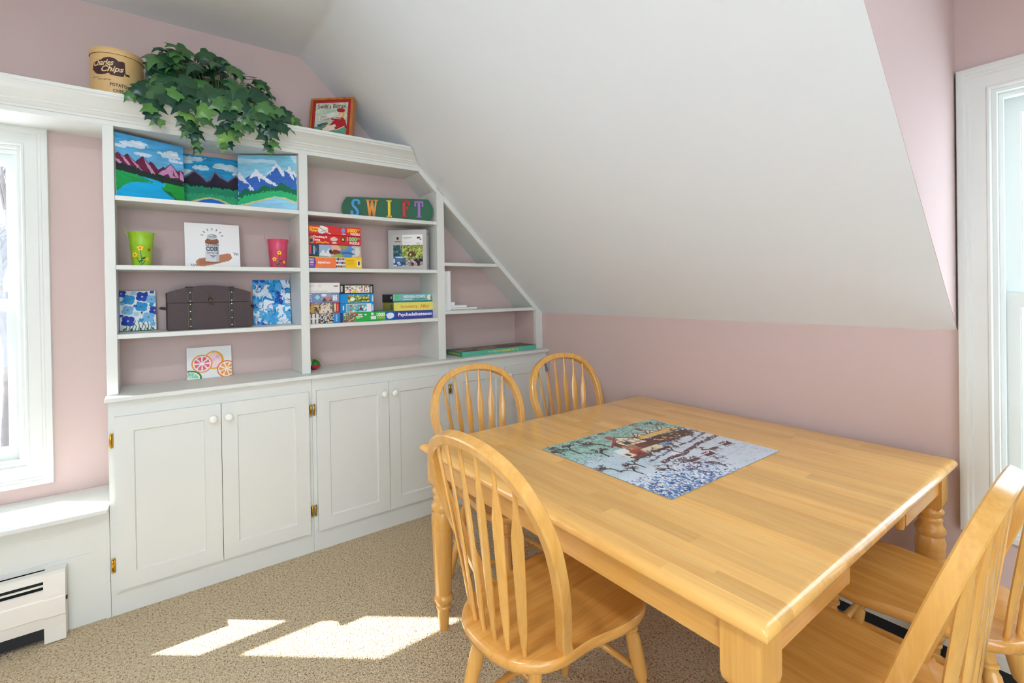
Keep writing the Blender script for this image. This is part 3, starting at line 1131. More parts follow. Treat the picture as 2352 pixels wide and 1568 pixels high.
    for nm, top_, bot_ in (('fl', (.125, .130, .42), (.185, .185, 0)), ('fr', (.125, -.130, .42), (.185, -.185, 0)), ('rl', (-.20, .105, .42), (-.285, .165, 0)), ('rr', (-.20, -.105, .42), (-.285, -.165, 0))):
        LG[nm] = (Vector(top_), Vector(bot_))
    G['legs'] = [turned(b_, a_, lp).mesh('leg', M_WZ, 40) for a_, b_ in LG.values()]
    def on(nm, z):
        a_, b_ = LG[nm]
        return b_ + (a_ - b_) * (z / .42)
    sp = [(.006, 0), (.0085, .06), (.0105, .3), (.0125, .42), (.010, .44), (.0145, .47), (.0145, .53), (.010, .56), (.0125, .58), (.0105, .7), (.0085, .94), (.006, 1)]
    G['stretchers'] = []
    for s in ('l', 'r'):
        G['stretchers'].append(turned(on('f' + s, .15), on('r' + s, .15), sp, 12).mesh('stretcher', M_WX, 40))
    m1 = (on('fl', .15) + on('rl', .15)) / 2
    m2 = (on('fr', .15) + on('rr', .15)) / 2
    off = Vector((.0, 0, 0))
    G['stretchers'].append(turned(m1 + off, m2 + off, sp, 12).mesh('stretcher', M_WY, 40))
    G['stretchers'].append(turned(on('fl', .23), on('fr', .23), sp, 12).mesh('stretcher', M_WY, 40))
    return G
CG = chair_meshes()
def chair(x, y, a, label):
    r = thing('dining_chair', label, 'chair', (x, y, 0), a, 'bow-back dining chairs around the table')
    link('seat', CG['seat'], r)
    link('bow', CG['bow'], r)
    for m in CG['spindles']:
        link('spindle', m, r)
    for m in CG['legs']:
        link('leg', m, r)
    for m in CG['stretchers']:
        link('stretcher', m, r)
    return r
chair(-1.31, -1.856, 0.03, 'light wooden bow-back chair nearest the camera, on the left side of the table')
chair(-1.00, -1.21, -PI / 2, 'light wooden bow-back chair behind the table, in front of the middle base cabinet')
cC = chair(-0.41, -1.195, -PI / 2, 'light wooden bow-back chair with grey tape on one spindle, by the pink wall')
chair(-0.977, -2.405, PI / 2, 'light wooden bow-back chair in the bottom right corner, its tall bow crossing the window casing')
chair(-0.452, -2.43, PI / 2, 'light wooden bow-back chair at the right edge, tucked in beside the turned table leg')
def tape():
    # grey tape round the top of one spindle of the corner chair
    sp = [c for c in cC.children if c.name.startswith('spindle')][4]
    A = Vector((-.2605, -.070, .440))
    vs = np.empty(len(sp.data.vertices) * 3)
    sp.data.vertices.foreach_get('co', vs)
    vs = vs.reshape(-1, 3)
    B = Vector(vs[-8:].mean(0))
    A = Vector(vs[:8].mean(0))
    p, q = A + (B - A) * .885, A + (B - A) * .985
    o = MB().tube([p, q], 0.0075, 12).build('tape', paint('grey_tape', (96, 98, 104), .5), sp, smooth=40)
    o['label'] = 'band of dark grey tape'
tape()

# ------------------------------------------------------------------ small helpers for the shelf things
M_CARD = paint('plain_card_edge', (222, 220, 214), 0.6)
M_CANV = paint('raw_canvas_edge', (236, 234, 228), 0.7, 0.2, 400)
M_BLACKINK = paint('black_ink', (28, 28, 32), 0.5)
M_WHITEINK = paint('white_ink', (246, 246, 244), 0.5)
def ink(name, rgb, rough=0.5):
    return paint('ink_' + name, rgb, rough)

def canvas(name, label, w, h, p_left, p_right, z, lean, pic, group='paintings standing on the shelves', cat='painting', d=0.016):
    """painted canvas standing on z; p_left / p_right are the front bottom corners, lean = backward tilt"""
    a = Vector((p_left[0], p_left[1], 0)); b = Vector((p_right[0], p_right[1], 0))
    ang = math.atan2(b.y - a.y, b.x - a.x)
    mid = (a + b) / 2
    r = thing(name, label, cat, (mid.x, mid.y, z + d * math.sin(lean) * 0 + 0.0005), ang, group)
    R = Matrix.Rotation(-lean, 4, 'X')
    mb = MB()
    mb.box(-w / 2, w / 2, 0, d, 0, h, 0.0015, rot=R)
    mb.build('stretched_canvas', M_CANV, r)
    fn0 = face_map((-w / 2, 0, 0), (w, 0, 0), (0, 0, h), (0, -1, 0))
    fn = lambda u, v, q: R @ fn0(u, v, q)
    link('painted_face', pic.mesh('painted_face', fn, M_CANVAS), r)
    return r, fn

def mix(a, b, t):
    return tuple(x + (y - x) * t for x, y in zip(a, b))

# ---- three mountain landscapes on the top shelf
def pic_pink_mountains():
    p = Pic(170, 170, (88, 172, 222))
    p.a[:] = (np.array((70, 160, 216)) * p.V[..., None] + np.array((165, 214, 240)) * (1 - p.V[..., None]))
    p.noise(.08, (30, 6), 2)
    for u, v, a, b, s in ((.24, .86, .20, .045, 1), (.33, .90, .12, .03, 5), (.78, .80, .17, .05, 2), (.84, .85, .10, .04, 6), (.37, .73, .14, .03, 3), (.06, .80, .08, .03, 4), (.86, .72, .12, .025, 7)):
        p.ell(u, v, a, b, (238, 238, 246), 0, .8, 1.2, s)
    dk, lt = (110, 34, 62), (208, 152, 196)
    peaks = [(0, .66), (.04, .69), (.11, .64), (.165, .69), (.27, .585), (.38, .70), (.46, .60), (.49, .635), (.53, .61), (.60, .52), (.68, .59), (.705, .57), (.80, .665), (.90, .55), (.94, .58), (1.0, .56), (1, .38), (0, .45)]
    p.poly(peaks, dk, 1, .012)
    for poly in ([(.04, .69), (.14, .62), (.22, .50), (.17, .52), (.10, .61)], [(.165, .69), (.30, .55), (.40, .42), (.33, .45), (.22, .60)], [(.38, .70), (.46, .60), (.56, .45), (.50, .44), (.43, .56)],
                 [(.80, .665), (.86, .58), (.92, .45), (.80, .42), (.74, .5)], [(.80, .665), (.70, .55), (.58, .45), (.66, .43), (.76, .5)], [(0, .6), (.08, .56), (.14, .48), (.10, .48), (.02, .54)], [(.94, .58), (1, .5), (1, .4), (.93, .42)]):
        p.poly(poly, lt, .95, .02, 4)
    p.line(peaks[:16], .008, (60, 20, 50))
    p.poly([(.2, .58), (.24, .5), (.2, .5)], dk, 1, .02); p.poly([(.83, .55), (.87, .47), (.83, .46)], dk, 1, .03)
    p.poly([(0, .52), (.1, .53), (.2, .50), (.35, .49), (.5, .46), (.65, .45), (.8, .43), (1, .41), (1, .28), (.6, .32), (.3, .37), (0, .40)], (34, 50, 46), 1, .05, 8)
    p.poly([(0, .41), (.15, .40), (.3, .38), (.42, .345), (.55, .29), (.40, .285), (.2, .25), (.08, .16), (0, .06)], (24, 156, 80), 1, .01)
    p.poly([(.1, .35), (.3, .33), (.4, .31), (.25, .29)], (50, 130, 60), .6, .03)
    p.poly([(.30, .375), (.45, .365), (.60, .34), (.70, .30), (.68, .25), (.63, .225), (.75, .14), (.88, .05), (.94, 0), (0, 0), (0, .06), (.08, .16), (.2, .25), (.40, .285), (.55, .29), (.42, .345)], (18, 172, 226), 1)
    p.poly([(.63, .225), (.69, .255), (.71, .30), (.68, .33), (1, .31), (1, 0), (.95, 0), (.86, .07), (.75, .145)], (32, 158, 62), 1, .01)
    p.poly([(.63, .225), (.78, .18), (.9, .06), (.96, 0), (.9, .02), (.75, .14)], (18, 104, 48), .8, .02)
    return p.noise(.05, (40, 8), 3)
def pic_dark_mountains():
    p = Pic(150, 150, (36, 152, 206))
    p.noise(.1, (30, 6), 2)
    for u, v, a, b, s in ((.22, .92, .22, .045, 1), (.10, .84, .14, .03, 2), (.38, .77, .13, .055, 3), (.72, .84, .20, .05, 4), (.88, .80, .14, .05, 5), (.12, .64, .14, .06, 6), (.95, .70, .10, .05, 7)):
        p.ell(u, v, a, b, (222, 234, 240), .08, .85, 1.0, s)
    pk = [(0, .50), (.1, .54), (.26, .70), (.38, .60), (.45, .52), (.50, .55), (.58, .72), (.66, .63), (.78, .56), (.92, .68), (1, .60), (1, .38), (0, .42)]
    p.poly(pk, (44, 32, 54), 1, .015)
    p.line(pk[:11], .035, (112, 112, 146), .8)
    p.poly([(0, .50), (.5, .47), (1, .48), (1, .36), (0, .38)], (26, 34, 36), 1, .06, 5)
    p.poly([(0, .43), (.3, .40), (.6, .40), (1, .40), (1, 0), (0, 0)], (24, 134, 98), 1, .06, 6)
    p.poly([(0, .24), (.3, .26), (.5, .28), (.75, .25), (1, .22), (1, 0), (0, 0)], (52, 168, 112), .7, .08, 7)
    p.poly([(0, .06), (.2, .11), (.35, .18), (.5, .215), (.65, .19), (.8, .12), (1, .03), (1, 0), (0, 0)], (208, 196, 128), 1, .01)
    p.poly([(.02, 0), (.2, .06), (.36, .15), (.5, .19), (.63, .16), (.8, .08), (.97, 0)], (18, 104, 196), 1)
    return p.noise(.07, (50, 12), 3)
def pic_snow_mountains():
    p = Pic(160, 160, (150, 206, 230))
    p.a[:] = (np.array((120, 192, 222)) * p.V[..., None] + np.array((190, 224, 238)) * (1 - p.V[..., None]))
    p.blotch((9, 5), .62, (205, 228, 240), 3, .7)
    bl = (52, 104, 190)
    p.poly([(0, .62), (.05, .66), (.15, .52), (.22, .40), (.2, .25), (0, .28)], bl, 1, .02)
    p.poly([(.12, .58), (.22, .64), (.31, .72), (.45, .62), (.62, .46), (.7, .3), (.15, .28)], bl, 1, .02)
    p.poly([(.45, .58), (.56, .70), (.66, .84), (.78, .70), (.87, .78), (1, .66), (1, .3), (.5, .3)], bl, 1, .02)
    for poly in ([(0, .70), (.05, .66), (.13, .55), (.2, .47), (.1, .5), (0, .58)], [(.31, .74), (.40, .66), (.52, .56), (.70, .44), (.60, .46), (.50, .50), (.40, .58), (.36, .52), (.34, .62), (.24, .60), (.17, .56), (.22, .65)],
                 [(.66, .87), (.72, .78), (.80, .66), (.78, .60), (.72, .70), (.66, .80), (.58, .70), (.52, .62), (.58, .76)], [(.87, .81), (.93, .72), (1, .66), (1, .60), (.93, .66), (.96, .52), (.88, .64), (.84, .70), (.80, .70)], [(.2, .47), (.26, .36), (.23, .3), (.18, .42)]):
        p.poly(poly, (236, 238, 246), .95, .035, 4)
    p.poly([(0, .28), (.06, .36), (.12, .40), (.2, .36), (.3, .34), (.38, .42), (.46, .48), (.55, .42), (.64, .44), (.74, .50), (.85, .44), (1, .36), (1, .2), (0, .16)], (16, 112, 74), 1, .05, 5)
    p.poly([(0, .22), (.2, .28), (.4, .33), (.6, .36), (.8, .34), (1, .28), (1, .1), (0, .1)], (44, 184, 116), 1, .05, 6)
    p.poly([(0, .08), (.2, .15), (.4, .20), (.62, .255), (.8, .23), (1, .15), (1, 0), (0, 0)], (216, 208, 156), 1, .012)
    p.poly([(.02, .03), (.25, .13), (.45, .18), (.64, .235), (.8, .20), (1, .11), (1, 0), (0, 0)], (152, 212, 238), 1)
    return p.noise(.05, (50, 10), 3)
def diff_lean(h, dy):
    return math.asin(dy / h)
canvas('mountain_painting', 'canvas of pink-capped purple mountains above a turquoise river, leftmost on the top shelf', .272, .277, (-2.368, -.222), (-2.118, -.112), S1, .03, pic_pink_mountains())
canvas('mountain_painting', 'canvas of dark mountains and a deep blue lake, middle of the top shelf', .275, .272, (-2.145, -.066), (-1.870, -.066), S1, diff_lean(.272, .046), pic_dark_mountains())
canvas('mountain_painting', 'canvas of snow-capped blue mountains and a pale lake, right end of the top shelf', .29, .284, (-1.888, -.075), (-1.640, -.226), S1, .0, pic_snow_mountains())

# ---- drink can painting
def pic_can():
    p = Pic(150, 142, (232, 232, 232))
    br = (182, 122, 90)
    p.poly([(.20, .03), (.32, .02), (.48, .06), (.62, .10), (.78, .15), (.85, .22), (.83, .31), (.76, .33), (.66, .30), (.56, .26), (.40, .22), (.25, .20), (.18, .13)], br, 1, .01)
    p.poly([(.22, .06), (.45, .09), (.45, .19), (.26, .18)], (150, 92, 66), .5, .05)
    p.poly([(.36, .14), (.40, .11), (.5, .10), (.58, .12), (.61, .15), (.61, .58), (.36, .58)], (206, 208, 210), 1)
    p.poly([(.55, .12), (.61, .15), (.61, .58), (.57, .58)], (176, 180, 186), .7)
    p.poly([(.36, .14), (.40, .105), (.5, .095), (.58, .115), (.61, .15), (.58, .13), (.5, .12), (.4, .13)], (138, 84, 60), 1)
    p.poly([(.36, .55), (.45, .53), (.55, .53), (.61, .56), (.61, .62), (.57, .66), (.40, .66), (.36, .61)], (142, 88, 64), 1)
    p.ell(.49, .70, .10, .065, (198, 206, 208)); p.ell(.49, .715, .08, .045, (150, 162, 168)); p.ell(.48, .715, .055, .028, (210, 216, 218)); p.line([(.44, .70), (.54, .73)], .014, (110, 120, 126))
    for a in np.linspace(.18, math.pi - .18, 7):
        c, s = math.cos(a), math.sin(a)
        p.line([(.49 + .165 * c, .70 + .165 * s * .95), (.49 + .205 * c, .70 + .205 * s * .95)], .012, (34, 36, 44))
    for k in (0, 1, 2):
        p.line([(.10 + .035 * k, .07), (.115 + .035 * k, .035 + .01 * k), (.115 + .035 * k, .02)], .01, (36, 44, 66))
        p.line([(.88 + .03 * k, .35 - .01 * k), (.905 + .03 * k, .32), (.905 + .03 * k, .29)], .01, (36, 44, 66))
    p.line([(.44, .27), (.55, .27)], .012, (40, 50, 80)); p.line([(.47, .245), (.53, .245)], .01, (40, 50, 80)); p.line([(.49, .22), (.50, .22)], .012, (40, 50, 80))
    return p
cr, cfn = canvas('drink_can_painting', 'white canvas with a painted drink can lettered CITIZEN CIDER', .230, .218, (-2.122, -.135), (-1.892, -.135), S2, .15, pic_can())
navy = ink('navy', (38, 46, 76))
letter('CITIZEN', .375, .60, .49, .545, cfn, navy, cr, 0, .02)
letter('CIDER', .375, .60, .37, .475, cfn, navy, cr, 0, .035)
letter('TRADITIONAL HARD', .38, .60, .31, .345, cfn, navy, cr, 0, .02)

# ---- blue flower painting
def pic_flowers():
    p = Pic(110, 150, (238, 240, 240), .7)
    g = (32, 96, 62)
    for k in range(9):
        x = .15 + .085 * k
        p.line([(x, .0), (x + .04, .12), (x + .10 * ((k % 3) - 1), .25)], .014, g)
    for (u, v) in ((.12, .05), (.3, .04), (.55, .05), (.75, .04), (.9, .05), (.2, .55), (.6, .45), (.5, .7), (.85, .62), (.05, .72), (.75, .95)):
        p.ell(u, v, .05, .018, g, .5 + u * 2)
    p.rect(0, 1, 0, .02, (28, 84, 52))
    C = [(.25, .78, .17, 0), (.62, .85, .17, 1), (.88, .78, .15, 2), (.60, .60, .17, 0), (.22, .52, .16, 2), (.96, .50, .15, 1), (.22, .25, .18, 1), (.78, .33, .17, 2), (.05, .93, .13, 1), (.38, .95, .09, 3), (.58, .26, .07, 0), (.45, .42, .08, 3), (.90, .16, .08, 2), (.42, .62, .05, 1), (.08, .68, .06, 2), (.05, .38, .05, 1), (.88, .66, .06, 0), (.9, .97, .06, 1)]
    cols = [(34, 150, 214), (24, 62, 178), (122, 190, 232), (176, 220, 240)]
    for u, v, s, c in C:
        s *= .74
        for k in range(4):
            a = k * PI / 2 + .6
            p.ell(u + math.cos(a) * s * .5 / .7, v + math.sin(a) * s * .5, s * .55 / .7, s * .55, mix(cols[c], (255, 255, 255), .06 * (k % 2)), 0, 1, .3, k)
        p.ell(u, v, s * .16 / .7, s * .16, (24, 54, 120) if c != 1 else (222, 226, 234))
        p.ell(u, v, s * .07 / .7, s * .07, (220, 210, 120))
    return p
canvas('flower_painting', 'small canvas of blue flowers on white, beside the brown trunk', .135, .190, (-2.371, -.056), (-2.236, -.052), S3, diff_lean(.19, .034), pic_flowers())

# ---- poured blue abstract
def pic_pour():
    p = Pic(120, 150, (232, 240, 246), .78)
    h, w = 150, 120
    n1 = smooth_noise(h, w, (7, 4), 21); n2 = smooth_noise(h, w, (8, 6), 22); n3 = smooth_noise(h, w, (5, 6), 23); n4 = smooth_noise(h, w, (12, 11), 24)
    f = n1 * .6 + n2 * .3 + n4 * .15
    p.put(f > .50, (40, 146, 214)); p.put(f > .60, (24, 160, 220)); p.put((n3 * .6 + n2 * .4) > .62, (20, 66, 186)); p.put(np.abs(f - .47) < .012, (120, 176, 226))
    q = n3 * .4 + n2 * .5 + n4 * .2
    p.put(np.abs(q - .48) < .015, (20, 60, 170)); p.put(np.abs(q - .40) < .02, (238, 244, 250))
    p.poly([(.32, 1), (.72, 1), (.70, .7), (.75, .45), (.62, .3), (.5, .5), (.45, .75)], (28, 150, 216), .85, .15, 6)
    p.poly([(.6, .85), (.72, .8), (.74, .4), (.66, .3), (.58, .5)], (22, 56, 172), .9, .2, 7)
    p.put((n2 > .66) & (p.V < .7), (240, 246, 250)); p.put((n4 > .72), (86, 176, 232))
    p.poly([(.1, .35), (.6, .28), (.75, .1), (.4, .02), (.15, .1)], (48, 162, 222), .8, .25, 9)
    return p
canvas('abstract_painting', 'canvas of poured blue and white paint, right of the brown trunk', .183, .240, (-1.822, -.040), (-1.640, -.048), S3, diff_lean(.24, .03), pic_pour())

# ---- citrus painting
def pic_citrus():
    p = Pic(140, 112, (236, 238, 236), 1.25)
    def slice_(u, v, r, rind, flesh, n, rot=0, pith=(244, 236, 232)):
        p.ell(u, v, r / 1.25, r, rind)
        p.ell(u, v, r * .86 / 1.25, r * .86, pith)
        for k in range(n):
            a0 = rot + 2 * PI * k / n + .12; a1 = rot + 2 * PI * (k + 1) / n - .12
            pts = [(u + math.cos((a0 + a1) / 2) * r * .12 / 1.25, v + math.sin((a0 + a1) / 2) * r * .12)]
            for t in np.linspace(0, 1, 5):
                a = a0 + (a1 - a0) * t
                pts.append((u + math.cos(a) * r * .74 / 1.25, v + math.sin(a) * r * .74))
            p.poly(pts, flesh, 1, .02, k)
    p.ell(.60, .56, .22, .30, (232, 176, 36), .2); p.ell(.585, .56, .18, .25, (248, 214, 218), .2)
    p.blotch((14, 12), .7, (226, 170, 190), 4, .5, (.45, .72, .35, .8))
    slice_(.33, .47, .29, (240, 152, 72), (228, 104, 128), 8)
    slice_(.88, .24, .28, (238, 112, 60), (246, 160, 62), 8, .3)
    p.ell(.06, .04, .26, .24, (34, 142, 84)); p.ell(.06, .04, .22, .195, (232, 244, 232))
    for k in range(5):
        a = .15 + k * .5
        p.poly([(.08 + .02 * math.cos(a), .03), (.06 + .18 * math.cos(a - .15), .04 + .165 * math.sin(a - .15)), (.06 + .18 * math.cos(a + .22), .04 + .165 * math.sin(a + .22))], (140, 206, 160), 1, .02, k)
    return p
canvas('citrus_painting', 'white canvas with painted citrus slices, standing on the countertop', .193, .156, (-2.118, -.031), (-1.925, -.031), ZC, diff_lean(.156, .012), pic_citrus())

# ---- flower buckets
M_YEL = paint('yellow_petal', (250, 200, 30), 0.4)
M_LEAFP = paint('painted_leaf_green', (20, 92, 48), 0.35)
M_BROWNDOT = paint('brown_flower_heart', (110, 66, 24), 0.5)
def bucket(label, x, y, z, rt, rb, h, rgb, flowers, bug):
    r = thing('flower_bucket', label, 'bucket', (x, y, z + .0004), 0, 'painted tin flower buckets')
    m = paint('bucket_%d' % rgb[0], rgb, 0.35, 0.15, 60, 0.18, 60)
    mb = MB()
    n = 36
    prof = [(0, 0), (rb, 0), (rb * 1.02, h * .02), (rb + (rt - rb) * .62, h * .62), (rb + (rt - rb) * .64 + .001, h * .64), (rb + (rt - rb) * .66, h * .66), (rb + (rt - rb) * .70 + .001, h * .70), (rb + (rt - rb) * .72, h * .72), (rt * .99, h * .97), (rt * 1.02, h * .985), (rt * 1.02, h), (rt * .97, h), (rt * .93, h * .9), (rb * .94, h * .05), (0, h * .04)]
    mb.lathe(prof, n)
    mb.build('pail', m, r, smooth=40)
    base = math.atan2(-2.901 - y, -2.2677 - x)    # the painted side faces the room
    def surf(a, f, off=0.0):
        rad = rb + (rt - rb) * f + off
        return Vector((rad * math.cos(base + a), rad * math.sin(base + a), h * f))
    for s in (-1, 1):
        p = surf(s * PI / 2, .97, .001)
        t = Vector((math.cos(base + s * PI / 2), math.sin(base + s * PI / 2), 0))
        u = Vector((-t.y, t.x, 0))
        MB().tube([p - u * .014 - Vector((0, 0, .012)), p - u * .016 + t * .006, p - u * .008 + t * .012 + Vector((0, 0, .026)), p + u * .008 + t * .012 + Vector((0, 0, .026)), p + u * .016 + t * .006, p + u * .014 - Vector((0, 0, .012))], .0012, 6).build('handle', m, r, smooth=50)
    for (a, f, s, lf) in flowers:
        c = surf(a, f, .0022)
        nrm = Vector((math.cos(base + a), math.sin(base + a), 0))
        tx = Vector((-nrm.y, nrm.x, 0)); tz = Vector((0, 0, 1))
        mb = MB()
        for k in range(5):
            an = 2 * PI * k / 5 + PI / 2
            q = c + (tx * math.cos(an) + tz * math.sin(an)) * s * .6
            R = Matrix((tx, tz, nrm)).transposed().to_4x4()
            mb.sphere(q, s * .47, 10, 6, 1, 1, .35, R)
        fl = mb.build('flower', M_YEL, r, smooth=60)
        fl['label'] = 'raised yellow painted flower'
        R = Matrix((tx, tz, nrm)).transposed().to_4x4()
        MB().sphere(c + nrm * .002, s * .24, 8, 6, 1, 1, .6, R).build('flower_heart', M_BROWNDOT, fl, smooth=60)
        MB().tube([surf(a * (1 - t) + lf * t, f * (1 - t) + .02 * t, .0008) for t in (0.12, .4, .7, 1)], .0012, 6).build('stem', M_LEAFP, r, smooth=50)
        la, lfz = a * .45 + lf * .55 + .26, f * .45
        c = surf(la, lfz, .0015)
        nrm = Vector((math.cos(base + la), math.sin(base + la), 0)); tx = Vector((-nrm.y, nrm.x, 0))
        R = Matrix((tx, tz, nrm)).transposed().to_4x4() @ Matrix.Rotation(.4, 4, 'Z')
        if s > .008:
            MB().sphere(c, s * .8, 10, 6, 1, .42, .22, R).build('leaf', M_LEAFP, r, smooth=60)
    if bug:
        c = surf(.72, .48, .002)
        MB().sphere(c, .006, 10, 8, .8, .8, 1.1).build('ladybird', paint('ladybird_red', (170, 34, 28), .3), r, smooth=60)
bucket('lime green tin bucket with raised yellow flowers, left on the shelf', -2.286, -.155, S2, .0475, .033, .150, (150, 196, 40), [(-.12, .52, .012, .02), (-.62, .32, .011, -.08), (.50, .20, .008, .0)], True)
bucket('pink tin bucket with raised yellow flowers, right of the drink can painting', -1.7205, -.150, S2, .0495, .037, .148, (206, 70, 104), [(.15, .52, .011, .02), (-.40, .30, .0105, -.05), (.72, .20, .008, .1)], False)

# ---- brown trunk
def trunk():
    w, d, hs, ht, h0 = .342, .145, .174, .209, .128
    r = thing('storage_trunk', 'dark brown leather trunk with studded straps and arched lid', 'trunk', (-2.0255, -.095, S3 + .0004), .02)
    m = paint('brown_leather', (70, 54, 56), .55, .5, 250, .12, 30)
    ms = paint('black_strap', (44, 40, 44), .5, .3, 300)
    st = paint('brass_stud', (206, 184, 130), .25, metal=1.0)
    stitch = paint('cream_stitch', (168, 150, 118), .7)
    bronze = paint('aged_bronze', (84, 72, 56), .35, metal=.9)
    MB().box(-w / 2, w / 2, -d / 2, d / 2, 0, h0 - .001, .002, 2).build('body', m, r)
    def arch(x):
        return hs + (ht - hs) * (1 - (x / (w / 2)) ** 2)
    pts = [(-w / 2, h0), (w / 2, h0)] + [(x, arch(x)) for x in np.linspace(w / 2, -w / 2, 17)]
    mb = MB().prism([(x, -d / 2 - .001, z) for x, z in pts], (0, d + .002, 0))
    lid = mb.build('lid', m, r, smooth=30)
    for sx in (-.083, .087):
        mb = MB()
        mb.box(sx - .011, sx + .011, -d / 2 - .0035, -d / 2 - .0002, .004, h0 - .002, .0006)
        s1 = mb.build('strap', ms, r)
        mb = MB()
        mb.box(sx - .011, sx + .011, -d / 2 - .0045, -d / 2 - .0012, h0 + .001, arch(sx) - .002, .0006)
        mb.box(sx - .011, sx + .011, -d / 2 - .0045, d / 2 + .002, arch(sx) - .001, arch(sx) + .003, .0006)
        mb.build('strap', ms, lid)
        for z in (.016, .050, .086, .119, .135, .175):
            MB().sphere((sx, -d / 2 - (.0042 if z < h0 else .0052), z), .0042, 10, 6, 1, .6, 1).build('stud', st, r, smooth=60)
        for k in (-1, 1):
            mb = MB()
            for i in range(22):
                z = .008 + i * .0078
                if abs(z - h0) < .004: continue
                y = -d / 2 - (.0037 if z < h0 else .0047)
                mb.box(sx + k * .0092 - .0006, sx + k * .0092 + .0006, y - .0004, y, z, z + .0042)
            mb.build('stitching', stitch, r)
    mb = MB()
    yy = -d / 2 - .004
    mb.box(-.010, .010, -d / 2 - .003, -d / 2 - .001, .132, .140, .001)
    mb.tube([(-.010, yy, .136), (-.012, yy - .003, .146), (-.006, yy - .005, .152), (-.004, yy - .005, .158), (-.010, yy - .004, .163), (-.006, yy - .003, .170)], .0022, 8)
    mb.tube([(-.004, yy - .004, .150), (.003, yy - .005, .145), (.008, yy - .004, .141)], .002, 8)
    mb.box(-.010, .010, -d / 2 - .003, -d / 2 - .0002, .114, .121, .001)
    mb.sphere((.004, yy, .1175), .003, 8, 6)
    lt = mb.build('latch', bronze, r, smooth=40)
    lt['label'] = 'aged bronze hook latch'
    for s in (-1, 1):
        x = s * w / 2
        mb = MB().tube([(x, -.03, .10), (x + s * .018, -.028, .103), (x + s * .024, 0, .103), (x + s * .018, .028, .103), (x, .03, .10)], [.006] * 5, 8)
        mb.build('handle', ms, r, smooth=50)
trunk()

# ---- name sign
def sign():
    L, h, d = .535, .137, .014
    a, b = Vector((-1.345, -.030)), Vector((-.858, -.225))
    ang = math.atan2(b.y - a.y, b.x - a.x)
    mid = (a + b) / 2
    r = thing('name_sign', 'dark green wooden sign with raised coloured letters spelling SWIFT', 'sign', (mid.x, mid.y, S1 + .0004), ang)
    green = paint('dark_green_paint', (18, 96, 60), .5, .2, 80, .1, 20)
    c = .030
    half = [(L / 2 - c, 0)]
    for t in np.linspace(-1, 1, 9):
        half.append((L / 2 - c * .55 + c * .55 * math.cos(t * PI / 2) , h / 2 + t * h * .36))
    half.append((L / 2 - c, h))
    pts = half + [(-x, z) for x, z in reversed(half)]
    R = Matrix.Rotation(-.06, 4, 'X')
    mb = MB()
    mb.prism([R @ Vector((x, 0, z)) for x, z in pts], R @ Vector((0, d, 0)))
    mb.build('board', green, r, smooth=30)
    def stroke(mb, x0, z0, x1, z1, w):
        v = Vector((x1 - x0, z1 - z0)); v.normalize()
        n = Vector((-v.y, v.x)) * w / 2
        q = [(x0 + n.x, z0 + n.y), (x0 - n.x, z0 - n.y), (x1 - n.x, z1 - n.y), (x1 + n.x, z1 + n.y)]
        mb.prism([R @ Vector((x, -.0005, z)) for x, z in q], R @ Vector((0, -.006, 0)))
    z0, z1 = .022, .122
    t = .014
    cols = {'S': (34, 150, 214), 'W': (240, 152, 40), 'I': (246, 202, 20), 'F': (206, 34, 36), 'T': (160, 108, 190)}
    pos = {'S': -.190, 'W': -.093, 'I': .005, 'F': .098, 'T': .182}
    for ch, x in pos.items():
        mb = MB()
        if ch == 'S':
            pts = [(x + .021, z1 - .030), (x + .021, z1 - .010), (x + .008, z1 - .005), (x - .008, z1 - .008), (x - .014, z1 - .024), (x - .010, z1 - .040), (x + .004, z1 - .055), (x + .013, z1 - .072), (x + .012, z0 + .012), (x + .002, z0 + .004), (x - .012, z0 + .006), (x - .019, z0 + .016), (x - .019, z0 + .032)]
            sp = catmull([(p, q, 0) for p, q in pts], 3)
            rings = []
            for i, p in enumerate(sp):
                tt = sp[min(i + 1, len(sp) - 1)] - sp[max(i - 1, 0)]
                n = Vector((-tt.y, tt.x, 0)).normalized() * t * .52
                rings.append([R @ Vector((p.x + n.x, -.0005, p.y + n.y)), R @ Vector((p.x - n.x, -.0005, p.y - n.y)), R @ Vector((p.x - n.x, -.0065, p.y - n.y)), R @ Vector((p.x + n.x, -.0065, p.y + n.y))])
            mb.loft(rings)
        elif ch == 'W':
            for dx in (0, .024):
                stroke(mb, x - .026 + dx, z1, x - .014 + dx, z0, t * .9)
                stroke(mb, x - .014 + dx, z0, x - .001 + dx, z1, t * .7)
            stroke(mb, x - .036, z1 - .003, x - .014, z1 - .003, .007)
            stroke(mb, x + .010, z1 - .003, x + .034, z1 - .003, .007)
        else:
            xs = x - .006 if ch == 'F' else x
            stroke(mb, xs, z0, xs, z1, t * 1.1)
            stroke(mb, xs - .015, z0 + .003, xs + .015, z0 + .003, .008)
            if ch == 'I':
                stroke(mb, xs - .015, z1 - .003, xs + .015, z1 - .003, .008)
            if ch == 'T':
                stroke(mb, x - .024, z1 - .004, x + .024, z1 - .004, .011)
                stroke(mb, x - .022, z1, x - .022, z1 - .032, .010); stroke(mb, x + .022, z1, x + .022, z1 - .032, .010)
            if ch == 'F':
                stroke(mb, xs - .012, z1 - .004, xs + .032, z1 - .004, .011)
                stroke(mb, xs + .029, z1, xs + .029, z1 - .028, .010)
                stroke(mb, xs, z1 - .045, xs + .022, z1 - .045, .010)
                stroke(mb, xs + .020, z1 - .033, xs + .020, z1 - .057, .009)
        o = mb.build('letter', paint('letter_' + ch, cols[ch], .35), r)
        o['label'] = 'raised letter ' + ch
sign()

